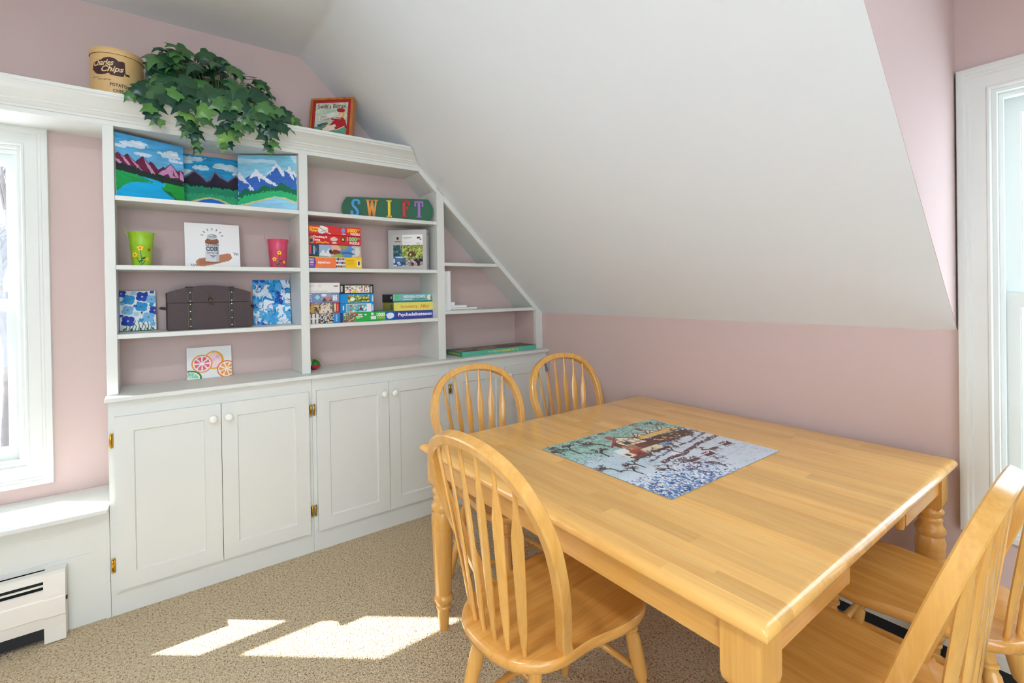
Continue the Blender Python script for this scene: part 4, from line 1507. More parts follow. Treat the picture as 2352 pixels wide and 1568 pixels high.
# ---- boxes: puzzles and games
def game_box(label, x0, x1, yf, yb, z0, z1, body, pic, texts=(), group='puzzle boxes on the shelves', rotz=0.0, side=None, side_texts=(), name='puzzle_box', top=None, cat='box'):
    w, d, h = x1 - x0, yb - yf, z1 - z0 - .0008
    r = thing(name, label, cat, ((x0 + x1) / 2, (yf + yb) / 2, z0 + .0004), rotz, group)
    m = paint('card_%02x%02x%02x' % tuple(int(c) for c in body), body, .45)
    lip = h * .12
    b = MB().box(-w / 2, w / 2, -d / 2, d / 2, lip, h, .0012).build('box_lid', m, r)
    MB().box(-w / 2 + .001, w / 2 - .001, -d / 2 + .001, d / 2 - .001, 0, lip * 1.2, .0006).build('box_base', m, r)
    fn = face_map((-w / 2, -d / 2, 0), (w, 0, 0), (0, 0, h), (0, -1, 0))
    if pic is not None:
        link('printed_front', pic.mesh('printed_front', fn, M_PRINT), r)
    for tx in texts:
        letter(*tx[:5], fn, tx[5], r, **(tx[6] if len(tx) > 6 else {}))
    if side is not None:
        fs = face_map((-w / 2, d / 2, 0), (0, -d, 0), (0, 0, h), (-1, 0, 0))
        link('printed_end', side.mesh('printed_end', fs, M_PRINT), r)
        for tx in side_texts:
            letter(*tx[:5], fs, tx[5], r, **(tx[6] if len(tx) > 6 else {}))
    if top is not None:
        ft = face_map((-w / 2, -d / 2, h), (w, 0, 0), (0, d, 0), (0, 0, 1))
        link('printed_top', top.mesh('printed_top', ft, M_PRINT), r)
    return r

Wk, Bk = M_WHITEINK, M_BLACKINK
yel = ink('yellow', (250, 206, 40)); grn = ink('mint', (120, 214, 150)); org = ink('orange', (240, 140, 40))
B_ = dict(bold=.02)
BB = dict(bold=.04)
# stack of four, second shelf
p = Pic(130, 30, (214, 42, 40), 5.2)
p.rect(0, 1, .0, .04, (150, 24, 26)); p.ell(.26, .55, .09, .42, (226, 224, 220), .2, 1, .8); p.line([(.20, .8), (.32, .3)], .06, (90, 96, 110)); p.line([(.32, .35), (.40, .15)], .10, (206, 210, 214)); p.line([(.22, .3), (.36, .62)], .05, (150, 110, 100)); p.ell(.655, .6, .035, .24, (92, 160, 224), 0, 1, .8); p.rect(.50, .57, .45, .80, (196, 60, 70))
game_box('red puzzle box titled License Plates, top of the stack of four', -1.584, -1.308, -.222, -.03, 1.6435, 1.693, (206, 40, 38), p,
         [('License', .0, .18, .62, .92, yel, dict(bold=.03, shear=.15)), ('Plates', .01, .16, .30, .60, yel, dict(bold=.03, shear=.15)), ('1000', .74, .93, .42, .88, yel, BB), ('PUZZLE', .80, .985, .12, .36, Wk, BB), ('USA', .625, .70, .12, .26, Wk, B_), ('PC', .94, .985, .68, .84, yel, B_)])
p = Pic(130, 30, (208, 32, 38), 5.2)
p.rect(0, 1, 0, .05, (150, 22, 28)); p.line([(.14, .20), (.20, .26), (.25, .18), (.30, .28), (.36, .18)], .12, (240, 180, 50)); p.ell(.05, .5, .045, .45, (176, 140, 110), 0, 1, 1.2); p.ell(.04, .4, .03, .2, (60, 60, 52), 0, 1, 1); p.ell(.47, .62, .065, .25, (226, 190, 180), 0, 1, .7); p.ell(.645, .60, .045, .28, (70, 70, 48), 0, 1, .9); p.ell(.645, .62, .02, .14, (214, 200, 80))
game_box('red puzzle box titled Checking It Twice, second from the top of the stack of four', -1.584, -1.307, -.222, -.03, 1.592, 1.6432, (200, 32, 38), p,
         [('Checking It', .075, .34, .64, .90, Wk, dict(bold=.03)), ('Twice', .075, .205, .36, .60, Wk, dict(bold=.03)), ('USA', .43, .52, .14, .34, Wk, BB), ('1000', .72, .92, .46, .92, grn, BB), ('PUZZLE', .775, .97, .14, .40, Wk, BB), ('PC', .93, .975, .70, .86, grn, B_)])
p = Pic(140, 34, (188, 198, 206), 4.7)
p.rect(0, .18, 0, 1, (30, 66, 92)); p.rect(.080, .095, .2, .9, (226, 230, 234)); p.rect(.108, .118, .35, .82, (120, 170, 190)); p.rect(.126, .134, .40, .75, (110, 160, 184)); p.rect(0, .04, .2, .95, (206, 66, 78)); p.rect(.18, .42, 0, 1, (150, 172, 196)); p.poly([(.18, .1), (.26, .6), (.3, .3), (.38, .75), (.42, 0)], (218, 220, 224), 1, .05)
p.rect(.42, .6, .0, 1, (222, 170, 150)); p.rect(.6, .82, 0, 1, (86, 140, 196)); p.poly([(.55, 1), (.75, 1), (.7, .6), (.6, .7)], (150, 150, 90), 1, .05); p.poly([(.38, .3), (.46, .62), (.58, .55), (.62, .35), (.55, .2), (.42, .2)], (122, 58, 52), 1, .06); p.ell(.40, .45, .028, .18, (70, 40, 34))
p.line([(.60, .45), (.76, .62), (.88, .78)], .20, (92, 134, 190)); p.line([(.62, .32), (.74, .40), (.86, .25)], .16, (58, 98, 150)); p.line([(.86, .78), (.91, .82)], .12, (226, 186, 160)); p.line([(.85, .22), (.90, .14)], .1, (226, 186, 160)); p.poly([(.42, 0), (.66, 0), (.62, .28), (.5, .26)], (146, 170, 76), 1, .06); p.rect(.91, 1, 0, 1, (196, 178, 160)); p.rect(.82, .91, 0, .12, (206, 200, 190)); p.ell(.93, .5, .05, .4, (214, 212, 206))
game_box('puzzle box picturing a lounging figure in blue jeans, third in the stack', -1.584, -1.308, -.222, -.03, 1.5265, 1.5915, (190, 178, 166), p)
p = Pic(140, 30, (244, 196, 16), 5)
p.rect(0, .50, 0, 1, (238, 122, 66)); p.poly([(0, 0), (.10, 0), (.13, .5), (.10, 1), (0, 1)], (112, 66, 150)); p.rect(.01, .08, .44, .56, (222, 206, 232)); p.rect(.01, .085, .26, .33, (190, 160, 206)); p.rect(.01, .08, .14, .2, (190, 160, 206)); p.rect(.495, .675, 0, 1, (232, 232, 232))
for i in range(9):
    for j in range(3):
        c = [(40, 40, 44), (70, 160, 190), (196, 150, 96), (200, 60, 60), (150, 110, 80)][(i * 2 + j * 3) % 5]
        p.ell(.505 + i * .02, .17 + j * .33, .010, .13, c, 0, 1, .6, i + j)
p.rect(.905, .975, .2, .75, (240, 240, 236)); p.rect(.92, .96, .3, .66, (70, 70, 70)); p.rect(0, 1, .94, 1, (250, 206, 40))
for k in range(4):
    p.line([(.70, .75 - k * .14), (.84, .75 - k * .14)], .05, (196, 150, 10))
game_box('orange and yellow puzzle box titled AlphaDogs, bottom of the stack of four', -1.586, -1.304, -.225, -.03, S2, 1.5262, (240, 190, 20), p, [('AlphaDogs', .155, .385, .34, .62, Wk, B_), ('PIECE', .005, .085, .66, .82, Wk, B_)])

# upright grey puzzle box
def grey_box():
    w, d, h = .238, .058, .246
    cl, cr_ = Vector((-1.082, -.070)), Vector((-.902, -.226))
    ang = math.atan2(cr_.y - cl.y, cr_.x - cl.x)
    ux = Vector((math.cos(ang), math.sin(ang))); nb = Vector((-ux.y, ux.x))
    c = (cl + cr_) / 2 + nb * d / 2
    p = Pic(150, 156, (188, 188, 186))
    p.rect(.13, .90, .10, .88, (240, 240, 240)); p.rect(.13, .37, .62, .88, (196, 194, 190))
    p.rect(.13, .90, .10, .62, (120, 150, 80))
    n = smooth_noise(156, 150, (26, 26), 5); n2 = smooth_noise(156, 150, (12, 14), 6); n3 = smooth_noise(156, 150, (40, 40), 7)
    reg = (p.U > .13) & (p.U < .90) & (p.V > .10) & (p.V < .62)
    p.put(reg & (p.U < .42) & (p.V > .34), (40, 84, 92)); p.put(reg & (p.U < .46) & (p.V < .34), (72, 118, 178))
    p.put(reg & (p.U > .36) & (p.V > .30), (142, 160, 62)); p.put(reg & (n > .6) & (p.U > .36) & (p.V > .3), (206, 206, 110)); p.put(reg & (n3 > .72) & (p.U > .3), (58, 84, 44))
    p.put(reg & (n2 > .62) & (p.V < .34) & (p.U < .5), (214, 228, 240)); p.put(reg & (n > .72) & (p.V < .3) & (p.U < .5), (34, 60, 110))
    p.put(reg & (p.V < .26) & (p.U > .48), (150, 120, 120)); p.put(reg & (n3 > .6) & (p.V < .28) & (p.U > .45), (222, 206, 206)); p.put(reg & (n > .68) & (p.V < .28) & (p.U > .45), (110, 50, 80)); p.put(reg & (n2 > .66) & (p.V < .28) & (p.U > .6), (30, 30, 34))
    p.put(reg & (n3 > .66) & (p.U < .4) & (p.V > .36), (120, 170, 176))
    p.poly([(.50, .36), (.56, .46), (.66, .47), (.72, .40), (.70, .34), (.52, .33)], (92, 58, 40), 1, .03); p.rect(.56, .60, .36, .41, (230, 206, 130))
    p.rect(.17, .33, .70, .72, (110, 104, 106)); p.rect(.40, .62, .80, .812, (150, 150, 154)); p.rect(.40, .54, .77, .778, (180, 180, 184)); p.rect(.40, .58, .68, .688, (190, 190, 194)); p.ell(.25, .79, .035, .035, (60, 40, 44)); p.rect(.245, .255, .74, .78, (60, 40, 44)); p.ell(.80, .80, .05, .022, (46, 60, 40), .2, 1, 1); p.ell(.85, .76, .03, .018, (110, 130, 80), 0, 1, 1)
    r = thing('puzzle_box', 'light grey puzzle box with a woodland cabin picture, standing upright', 'box', (c.x, c.y, S2 + .0004), ang, 'puzzle boxes on the shelves')
    MB().box(-w / 2, w / 2, -d / 2, d / 2, 0, h, .0015).build('box_lid', paint('grey_card', (188, 188, 186), .5), r)
    MB().box(-w / 2 + .002, w / 2 - .002, d / 2 - .004, d / 2 + .010, .002, h - .002, .001).build('box_base', paint('dark_card', (56, 58, 66), .5), r)
    fn = face_map((-w / 2, -d / 2, 0), (w, 0, 0), (0, 0, h), (0, -1, 0))
    link('printed_front', p.mesh('printed_front', fn, M_PRINT), r)
    gi = ink('grey', (130, 130, 134))
    letter('1000', .74, .84, .645, .68, fn, gi, r)
    fs = face_map((w / 2, -d / 2, 0), (0, d, 0), (0, 0, h), (1, 0, 0))
    q = Pic(24, 90, (188, 188, 186))
    q.ell(.55, .90, .16, .022, (60, 50, 54)); q.rect(.35, .75, .845, .855, (130, 130, 134))
    for u in (.42, .56, .68):
        q.rect(u, u + .05, .36, .62, (150, 150, 152))
    for v in (.06, .09, .12):
        q.rect(.38, .75, v, v + .012, (150, 150, 152))
    link('printed_spine', q.mesh('printed_spine', fs, M_PRINT), r)
grey_box()

# third shelf: left column
p = Pic(100, 34, (232, 230, 226), 3)
p.ell(.36, .72, .05, .16, (222, 196, 176)); p.ell(.36, .72, .035, .11, (234, 228, 222)); p.rect(.80, .94, .6, .75, (140, 140, 140))
for k in range(5):
    p.line([(.02, .85 - k * .06), (.2, .85 - k * .06)], .015, (196, 190, 186)); p.line([(.05, .2 - k * .03), (.6, .2 - k * .03)], .012, (180, 176, 172))
game_box('white puzzle box with faint print, top of the left column above the counter', -1.588, -1.4215, -.202, -.02, 1.3332, 1.3875, (232, 230, 226), p)
p = Pic(100, 34, (122, 142, 192), 3)
p.rect(.40, .76, .10, .92, (150, 160, 180)); p.poly([(.40, .1), (.5, .5), (.6, .3), (.72, .6), (.76, .1)], (70, 70, 86), 1, .1); p.ell(.64, .36, .08, .2, (206, 120, 100), 0, 1, .9); p.ell(.5, .76, .08, .14, (226, 226, 232), 0, 1, .6); p.rect(.78, .92, .2, .78, (232, 232, 234)); p.blotch((9, 40), .6, (120, 120, 126), 4, .6, (.80, .90, .25, .7))
for k in range(4):
    p.ell(.29 + .045 * math.cos(k * PI / 2), .55 + .14 * math.sin(k * PI / 2), .035, .11, (150, 226, 214))
game_box('periwinkle blue puzzle box, second in the left column', -1.588, -1.4245, -.202, -.02, 1.2805, 1.333, (122, 142, 192), p, [('OH', .02, .12, .1, .9, Wk, dict(turn=1))])
p = Pic(100, 36, (150, 130, 104), 3)
p.blotch((7, 14), .55, (206, 176, 130), 3); p.blotch((9, 20), .62, (70, 56, 48), 4); p.poly([(.36, .1), (.44, .95), (.7, .95), (.76, 0), (.36, 0)], (220, 208, 190), 1, .1); p.blotch((14, 34), .66, (86, 76, 70), 8, 1, (.44, .78, 0, 1)); p.ell(.12, .5, .06, .4, (200, 150, 60), 0, 1, .9)
p.rect(.79, 1, 0, 1, (198, 44, 48)); p.rect(.82, .885, .1, .92, (70, 170, 90)); p.rect(.915, .95, .15, .85, (222, 120, 124))
game_box('puzzle box with a brown picture and red end, third in the left column', -1.588, -1.4255, -.204, -.02, 1.2232, 1.2802, (176, 50, 50), p, [('1000', .83, .875, .15, .88, Wk, dict(turn=1, bold=.03))])
p = Pic(100, 36, (206, 200, 192), 3)
for k in range(5):
    p.rect(.02 + k * .06, .05 + k * .06, .02, .98, (40, 38, 44) if k % 2 else (226, 222, 220))
p.rect(.02, .3, .45, .55, (230, 228, 226)); p.blotch((12, 26), .56, (96, 78, 66), 4, 1, (.3, .8, 0, 1)); p.blotch((14, 30), .66, (40, 34, 34), 5, 1, (.3, .8, 0, 1)); p.rect(.80, 1, 0, 1, (26, 140, 206))
for k in range(6):
    p.rect(.86, .91, .18 + .115 * k, .25 + .115 * k, (206, 228, 240))
game_box('puzzle box with a black and white picture and blue end, bottom of the left column', -1.588, -1.4245, -.206, -.02, S3, 1.2229, (30, 134, 198), p)
# middle column
p = Pic(120, 34, (26, 28, 32), 3.7)
p.rect(.14, .88, .10, .88, (232, 226, 216))
for k in range(60):
    rr = np.random.RandomState(k)
    c = [(222, 120, 60), (210, 60, 80), (250, 206, 40), (90, 170, 90), (70, 150, 210), (90, 60, 50), (226, 180, 160), (170, 110, 160)][rr.randint(8)]
    p.ell(.16 + rr.rand() * .70, .16 + rr.rand() * .66, .012 + rr.rand() * .016, .04 + rr.rand() * .06, c, rr.rand() * 3)
p.rect(.40, .48, .12, .40, (236, 206, 30)); p.rect(.91, .965, .12, .78, (226, 226, 226)); p.rect(.93, .945, .2, .7, (60, 60, 64))
game_box('black puzzle box numbered 1000, top of the middle column', -1.4195, -1.2295, -.198, -.02, 1.3252, 1.3775, (26, 28, 32), p, [('1000', .02, .08, .2, .85, Wk, dict(turn=1, bold=.02))])
for nm, z0, z1, lab, kind in (('a', 1.2705, 1.325, 'blue puzzle box numbered 1000 with a garden picture, second in the middle column', 0), ('b', 1.2212, 1.2702, 'blue puzzle box numbered 1000 with a turquoise food picture, third in the middle column', 1)):
    p = Pic(120, 34, (16, 136, 206), 3.7)
    if kind == 0:
        p.rect(.22, .86, .12, .90, (120, 160, 70)); p.blotch((9, 30), .55, (226, 200, 120), 3, 1, (.22, .86, .12, .9)); p.blotch((9, 34), .64, (70, 110, 50), 4, 1, (.22, .86, .12, .9)); p.ell(.36, .45, .06, .22, (240, 236, 230), 0, 1, .9); p.line([(.55, .35), (.85, .4)], .12, (110, 78, 50)); p.ell(.30, .75, .05, .12, (230, 120, 40), 0, 1, 1)
    else:
        p.rect(.16, .92, .02, .98, (236, 236, 238)); p.rect(.17, .78, .08, .92, (90, 178, 196))
        for k in range(16):
            rr = np.random.RandomState(k + 90)
            c = [(210, 226, 120), (196, 80, 90), (240, 236, 226), (60, 110, 130), (230, 160, 150)][rr.randint(5)]
            p.ell(.2 + rr.rand() * .55, .15 + rr.rand() * .7, .03, .11, c)
        p.ell(.60, .4, .04, .15, (110, 40, 50)); p.rect(.075, .105, .28, .78, (232, 238, 244))
    game_box(lab, -1.4195, -1.2290, -.200, -.02, z0, z1, (16, 136, 206), p, [('1000', .935, .985, .15, .85, Wk, dict(turn=-1, bold=.02))])
p = Pic(170, 30, (36, 168, 66), 6)
p.rect(0, .05, 0, 1, (22, 60, 130)); p.rect(.06, .26, 0, 1, (206, 196, 180)); p.blotch((10, 50), .56, (120, 96, 70), 5, 1, (.06, .26, 0, 1)); p.blotch((12, 56), .62, (60, 130, 90), 6, 1, (.06, .26, 0, 1)); p.blotch((12, 60), .68, (206, 60, 50), 7, 1, (.06, .26, 0, 1)); p.rect(.815, 1, 0, 1, (24, 90, 176)); p.ell(.905, .5, .07, .36, (226, 236, 240), 0, 1, .6); p.rect(.54, .635, .2, .55, (238, 238, 236)); p.blotch((2, 110), .5, (60, 60, 60), 5, .8, (.55, .625, .28, .5)); p.ell(.29, .80, .025, .12, (206, 50, 40)); p.ell(.57, .78, .022, .14, (226, 240, 226)); p.rect(.31, .39, .68, .82, (232, 240, 232)); p.rect(.28, .40, .46, .58, (226, 238, 228)); p.rect(.28, .34, .34, .38, (190, 226, 120))
game_box('long green puzzle box numbered 1000 under the blue ones', -1.4235, -1.1025, -.204, -.02, S3, 1.2209, (36, 168, 66), p, [('1000', .65, .805, .45, .88, Wk, BB), ('PUZZLE', .66, .80, .22, .40, yel, B_), ('USA', .42, .47, .66, .82, Wk, BB)])
# right column
p = Pic(110, 24, (120, 186, 186), 5)
p.rect(0, 1, 0, .2, (44, 130, 134)); p.ell(.10, .65, .055, .28, (90, 200, 110), 0, 1, .4); p.ell(.91, .55, .05, .36, (240, 240, 236), 0, 1, .8); p.ell(.96, .5, .02, .3, (150, 130, 60), 0, 1, .6); p.rect(.24, .48, .28, .38, (206, 226, 226)); p.line([(.50, .34), (.56, .40), (.62, .34), (.68, .40), (.74, .35), (.80, .38)], .07, (30, 104, 116))
s_ = Pic(40, 24, (40, 34, 40)); s_.ell(.85, .6, .08, .2, (200, 200, 200), 0, 1, .6)
game_box('teal puzzle box titled Hidden Cows, top of the right column', -1.100, -.8365, -.17, -.008, 1.2695, 1.3182, (110, 176, 178), p, [('HIDDEN COWS', .25, .80, .52, .86, Wk, B_)], side=s_)
p = Pic(110, 24, (232, 224, 110), 5)
s_ = Pic(40, 24, (186, 176, 70)); s_.rect(.70, .9, .2, .75, (120, 120, 110))
game_box('yellow puzzle box titled Strawberry Affair, middle of the right column', -1.096, -.829, -.172, -.008, 1.2175, 1.2692, (226, 216, 100), p, [('Strawberry', .16, .58, .22, .70, org, B_), ('Affair', .64, .88, .28, .72, org, B_)], side=s_)
p = Pic(110, 24, (58, 66, 160), 5)
game_box('royal blue puzzle box titled Psychedelicatessen, bottom of the right column', -1.096, -.828, -.172, -.008, S3, 1.2172, (58, 66, 160), p, [('Psychedelicatessen', .10, .94, .24, .78, Wk, dict(bold=.03))])

# origami set on the countertop
p = Pic(180, 16, (94, 186, 158), 14)
s_ = Pic(60, 16, (70, 150, 120))
tp = Pic(120, 60, (110, 100, 90)); tp.blotch((7, 9), .55, (60, 56, 56), 4); tp.blotch((9, 12), .6, (160, 150, 110), 5); tp.ell(.7, .5, .18, .35, (90, 80, 80), 0, 1, .8)
game_box('large flat green origami set box lying on the countertop', -.684, -.072, -.262, -.06, ZC, .944, (94, 186, 158), p, [('The Gigantic', .32, .49, .30, .70, yel, dict(bold=.01)), ('ORIGAMI', .50, .63, .28, .72, yel, BB), ('Gift Set', .645, .74, .28, .72, yel, dict(bold=.01))], group=None, side=s_, side_texts=[('ORIGAMI Gift Set', .15, .85, .3, .7, yel, B_)], name='origami_box', top=tp, rotz=.01)

# white books in the right bay
M_PAPER = paint('white_paper', (240, 240, 238), .7, .1, 200)
M_COVER = paint('white_book_cover', (238, 239, 238), .4)
def book(name, label, x0, x1, y0, y1, z0, z1, spine, mat, group, kind='flat'):
    r = thing(name, label, 'book', ((x0 + x1) / 2, (y0 + y1) / 2, z0 + .0003), 0, group)
    w, d, h = x1 - x0, y1 - y0, z1 - z0 - .0006
    mb = MB()
    if kind == 'upright':
        mb.box(-w / 2, -w / 2 + .002, -d / 2, d / 2, 0, h); mb.box(w / 2 - .002, w / 2, -d / 2, d / 2, 0, h); mb.box(-w / 2 + .002, w / 2 - .002, -d / 2, -d / 2 + .002, 0, h)
        mb.build('cover', mat, r)
        MB().box(-w / 2 + .002, w / 2 - .002, -d / 2 + .002, d / 2 - .003, .002, h - .003).build('pages', M_PAPER, r)
    else:
        t = min(.0015, h * .2)
        mb.box(-w / 2, w / 2, -d / 2, d / 2, 0, t); mb.box(-w / 2, w / 2, -d / 2, d / 2, h - t, h); mb.box(-w / 2, -w / 2 + t, -d / 2, d / 2, t, h - t)
        mb.build('cover', mat, r)
        MB().box(-w / 2 + t, w / 2 - .002, -d / 2 + .002, d / 2 - .002, t, h - t).build('pages', M_PAPER, r)
Z3 = 1.208
for i, (a, b, zt, lab) in enumerate(((-.787, -.767, 1.452, 'white upright book touching the divider, mostly hidden behind it'), (-.7665, -.7465, 1.458, 'white upright book, middle of the three beside the divider'), (-.746, -.726, 1.459, 'white upright book nearest the flat books in the right bay'))):
    book('book', lab, a, b, -.205, -.03, Z3, zt, None, M_COVER, 'white books in the right bay', 'upright')
kraft = paint('kraft_cover', (196, 160, 110), .7)
book('book', 'thin tan book at the bottom of the flat pile in the right bay', -.722, -.475, -.205, -.03, Z3, 1.2135, None, kraft, 'white books in the right bay')
book('book', 'white book with a blue edge lying just above the tan one', -.722, -.522, -.200, -.035, 1.2137, 1.2255, None, paint('pale_blue_cover', (196, 218, 232), .4), 'white books in the right bay')
book('book', 'white book lying second from the top of the flat pile', -.722, -.603, -.200, -.04, 1.2257, 1.240, None, M_COVER, 'white books in the right bay')
book('book', 'small white book on top of the flat pile', -.722, -.692, -.200, -.06, 1.2402, 1.262, None, M_COVER, 'white books in the right bay')

# juggling ball
def ball():
    r = thing('juggling_ball', 'small soft ball of red, green, yellow and blue panels', 'ball', (-1.5420, -.118, ZC + .0003), 0)
    R = .034
    RD, GN, YL, BL = (206, 40, 44), (24, 116, 52), (236, 196, 30), (34, 52, 130)
    cols = {(1, -1, 1): GN, (1, -1, -1): RD, (-1, -1, 1): YL, (-1, -1, -1): BL, (1, 1, 1): YL, (1, 1, -1): BL, (-1, 1, 1): RD, (-1, 1, -1): GN}
    q = Matrix.Rotation(-.606, 3, 'Z') @ Matrix.Rotation(.12, 3, 'X')
    k = 0
    for sx in (1, -1):
        for sy in (1, -1):
            for sz in (1, -1):
                bm = bmesh.new()
                n = 6
                A, B, C = Vector((sx, 0, 0)), Vector((0, sy, 0)), Vector((0, 0, sz))
                vs = {}
                for i in range(n + 1):
                    for j in range(n + 1 - i):
                        v = (A * i + B * j + C * (n - i - j)) / n
                        e = min(i, j, n - i - j) / n
                        v = q @ (v.normalized() * R * (.965 + .06 * min(1, e * 4)))
                        vs[i, j] = bm.verts.new((v.x, v.y, max(.0, v.z * .86 + R * .84)))
                for i in range(n):
                    for j in range(n - i):
                        bm.faces.new([vs[i, j], vs[i + 1, j], vs[i, j + 1]])
                        if i + j < n - 1:
                            bm.faces.new([vs[i + 1, j], vs[i + 1, j + 1], vs[i, j + 1]])
                mb = MB(); mb.bm.free(); mb.bm = bm
                mb.build('panel', paint('ball_%d' % cols[sx, sy, sz][0], cols[sx, sy, sz], .6), r, smooth=60)
                k += 1
ball()

# ------------------------------------------------------------------ chip tin on top of the bookcase
ZTOP = 2.1703
def tin():
    cx, cy, R, h = -2.359, -.150, .0935, .219
    r = thing('chip_tin', 'round tan tin lettered Charles Chips on top of the bookcase', 'tin', (cx, cy, ZTOP), 0)
    tan = paint('tan_lacquer', (222, 184, 124), .4, .25, 300, .05, 40)
    zl = h - .026
    MB().lathe([(0, 0), (R - .002, 0), (R - .001, .003), (R - .001, zl - .001), (0, zl - .001)], 64).build('can_body', tan, r, smooth=40)
    mb = MB().lathe([(0, zl), (R + .0016, zl), (R + .0022, zl + .002), (R + .0022, h - .006), (R + .0005, h - .001), (R - .004, h), (R - .008, h - .004), (0, h - .004)], 64)
    lid = mb.build('lid', tan, r, smooth=40)
    MB().lathe([(R - .0008, zl - .0012), (R + .0008, zl - .0012), (R + .0008, zl - .0002), (R - .0008, zl - .0002)], 64).build('seam', paint('seam_shadow', (96, 74, 44), .6), r, smooth=40)
    base = math.atan2(-2.901 - cy, -2.2677 - cx) - .38
    def fn(u, v, w):       # u = arc length from the centre line, v = height (metres)
        a = base + u / R
        return Vector(((R - .0005 + w) * math.cos(a), (R - .0005 + w) * math.sin(a), v))
    # dark badge, cut as a fan of strips so that it follows the curve
    mar = paint('maroon_ink', (66, 34, 38), .45)
    top = [(-.062, .120), (-.055, .150), (-.040, .163), (-.024, .160), (-.010, .170), (.010, .176), (.030, .172), (.040, .163), (.055, .166), (.070, .160), (.078, .145), (.076, .128), (.066, .118), (.062, .116)]
    bot = [(-.062, .120), (-.054, .116), (-.048, .108), (-.040, .102), (-.022, .100), (-.006, .102), (.006, .108), (.014, .100), (.040, .100), (.056, .101), (.064, .107), (.058, .112), (.062, .116)]
    us = np.linspace(-.0619, .0779, 60)
    tv = np.interp(us, [p[0] for p in top], [p[1] for p in top])
    bx = sorted(bot)
    bv = np.interp(us, [p[0] for p in bx], [p[1] for p in bx])
    bm = bmesh.new()
    A = [bm.verts.new(fn(u, v, .0006)) for u, v in zip(us, bv)]
    B = [bm.verts.new(fn(u, max(v, w + .0005), .0006)) for u, v, w in zip(us, tv, bv)]
    for i in range(len(us) - 1):
        bm.faces.new([A[i], A[i + 1], B[i + 1], B[i]])
    mb = MB(); mb.bm.free(); mb.bm = bm
    mb.build('badge', mar, r)
    cream = ink('cream', (236, 206, 150))
    def lt(body, u0, u1, v0, v1, m, w=.0011, slope=0.0, **k):
        f2 = lambda u, v, ww: fn(u, v + slope * (u - u0), ww)
        letter(body, u0, u1, v0, v1, f2, m, r, w=w, **k)
    lt('Charles', -.052, .024, .134, .160, cream, slope=.10, shear=.35, bold=.02)
    lt('Chips', -.020, .058, .104, .136, cream, slope=.10, shear=.35, bold=.02)
    lt('TRUSTED NAME', -.062, -.030, .086, .091, mar)
    lt('FOR A BETTER', -.034, .014, .077, .082, mar)
    lt('POTATO', .010, .068, .054, .068, mar, bold=.02, space=1.15)
    lt('CHIP', .020, .056, .030, .043, mar, bold=.02, space=1.15)
tin()

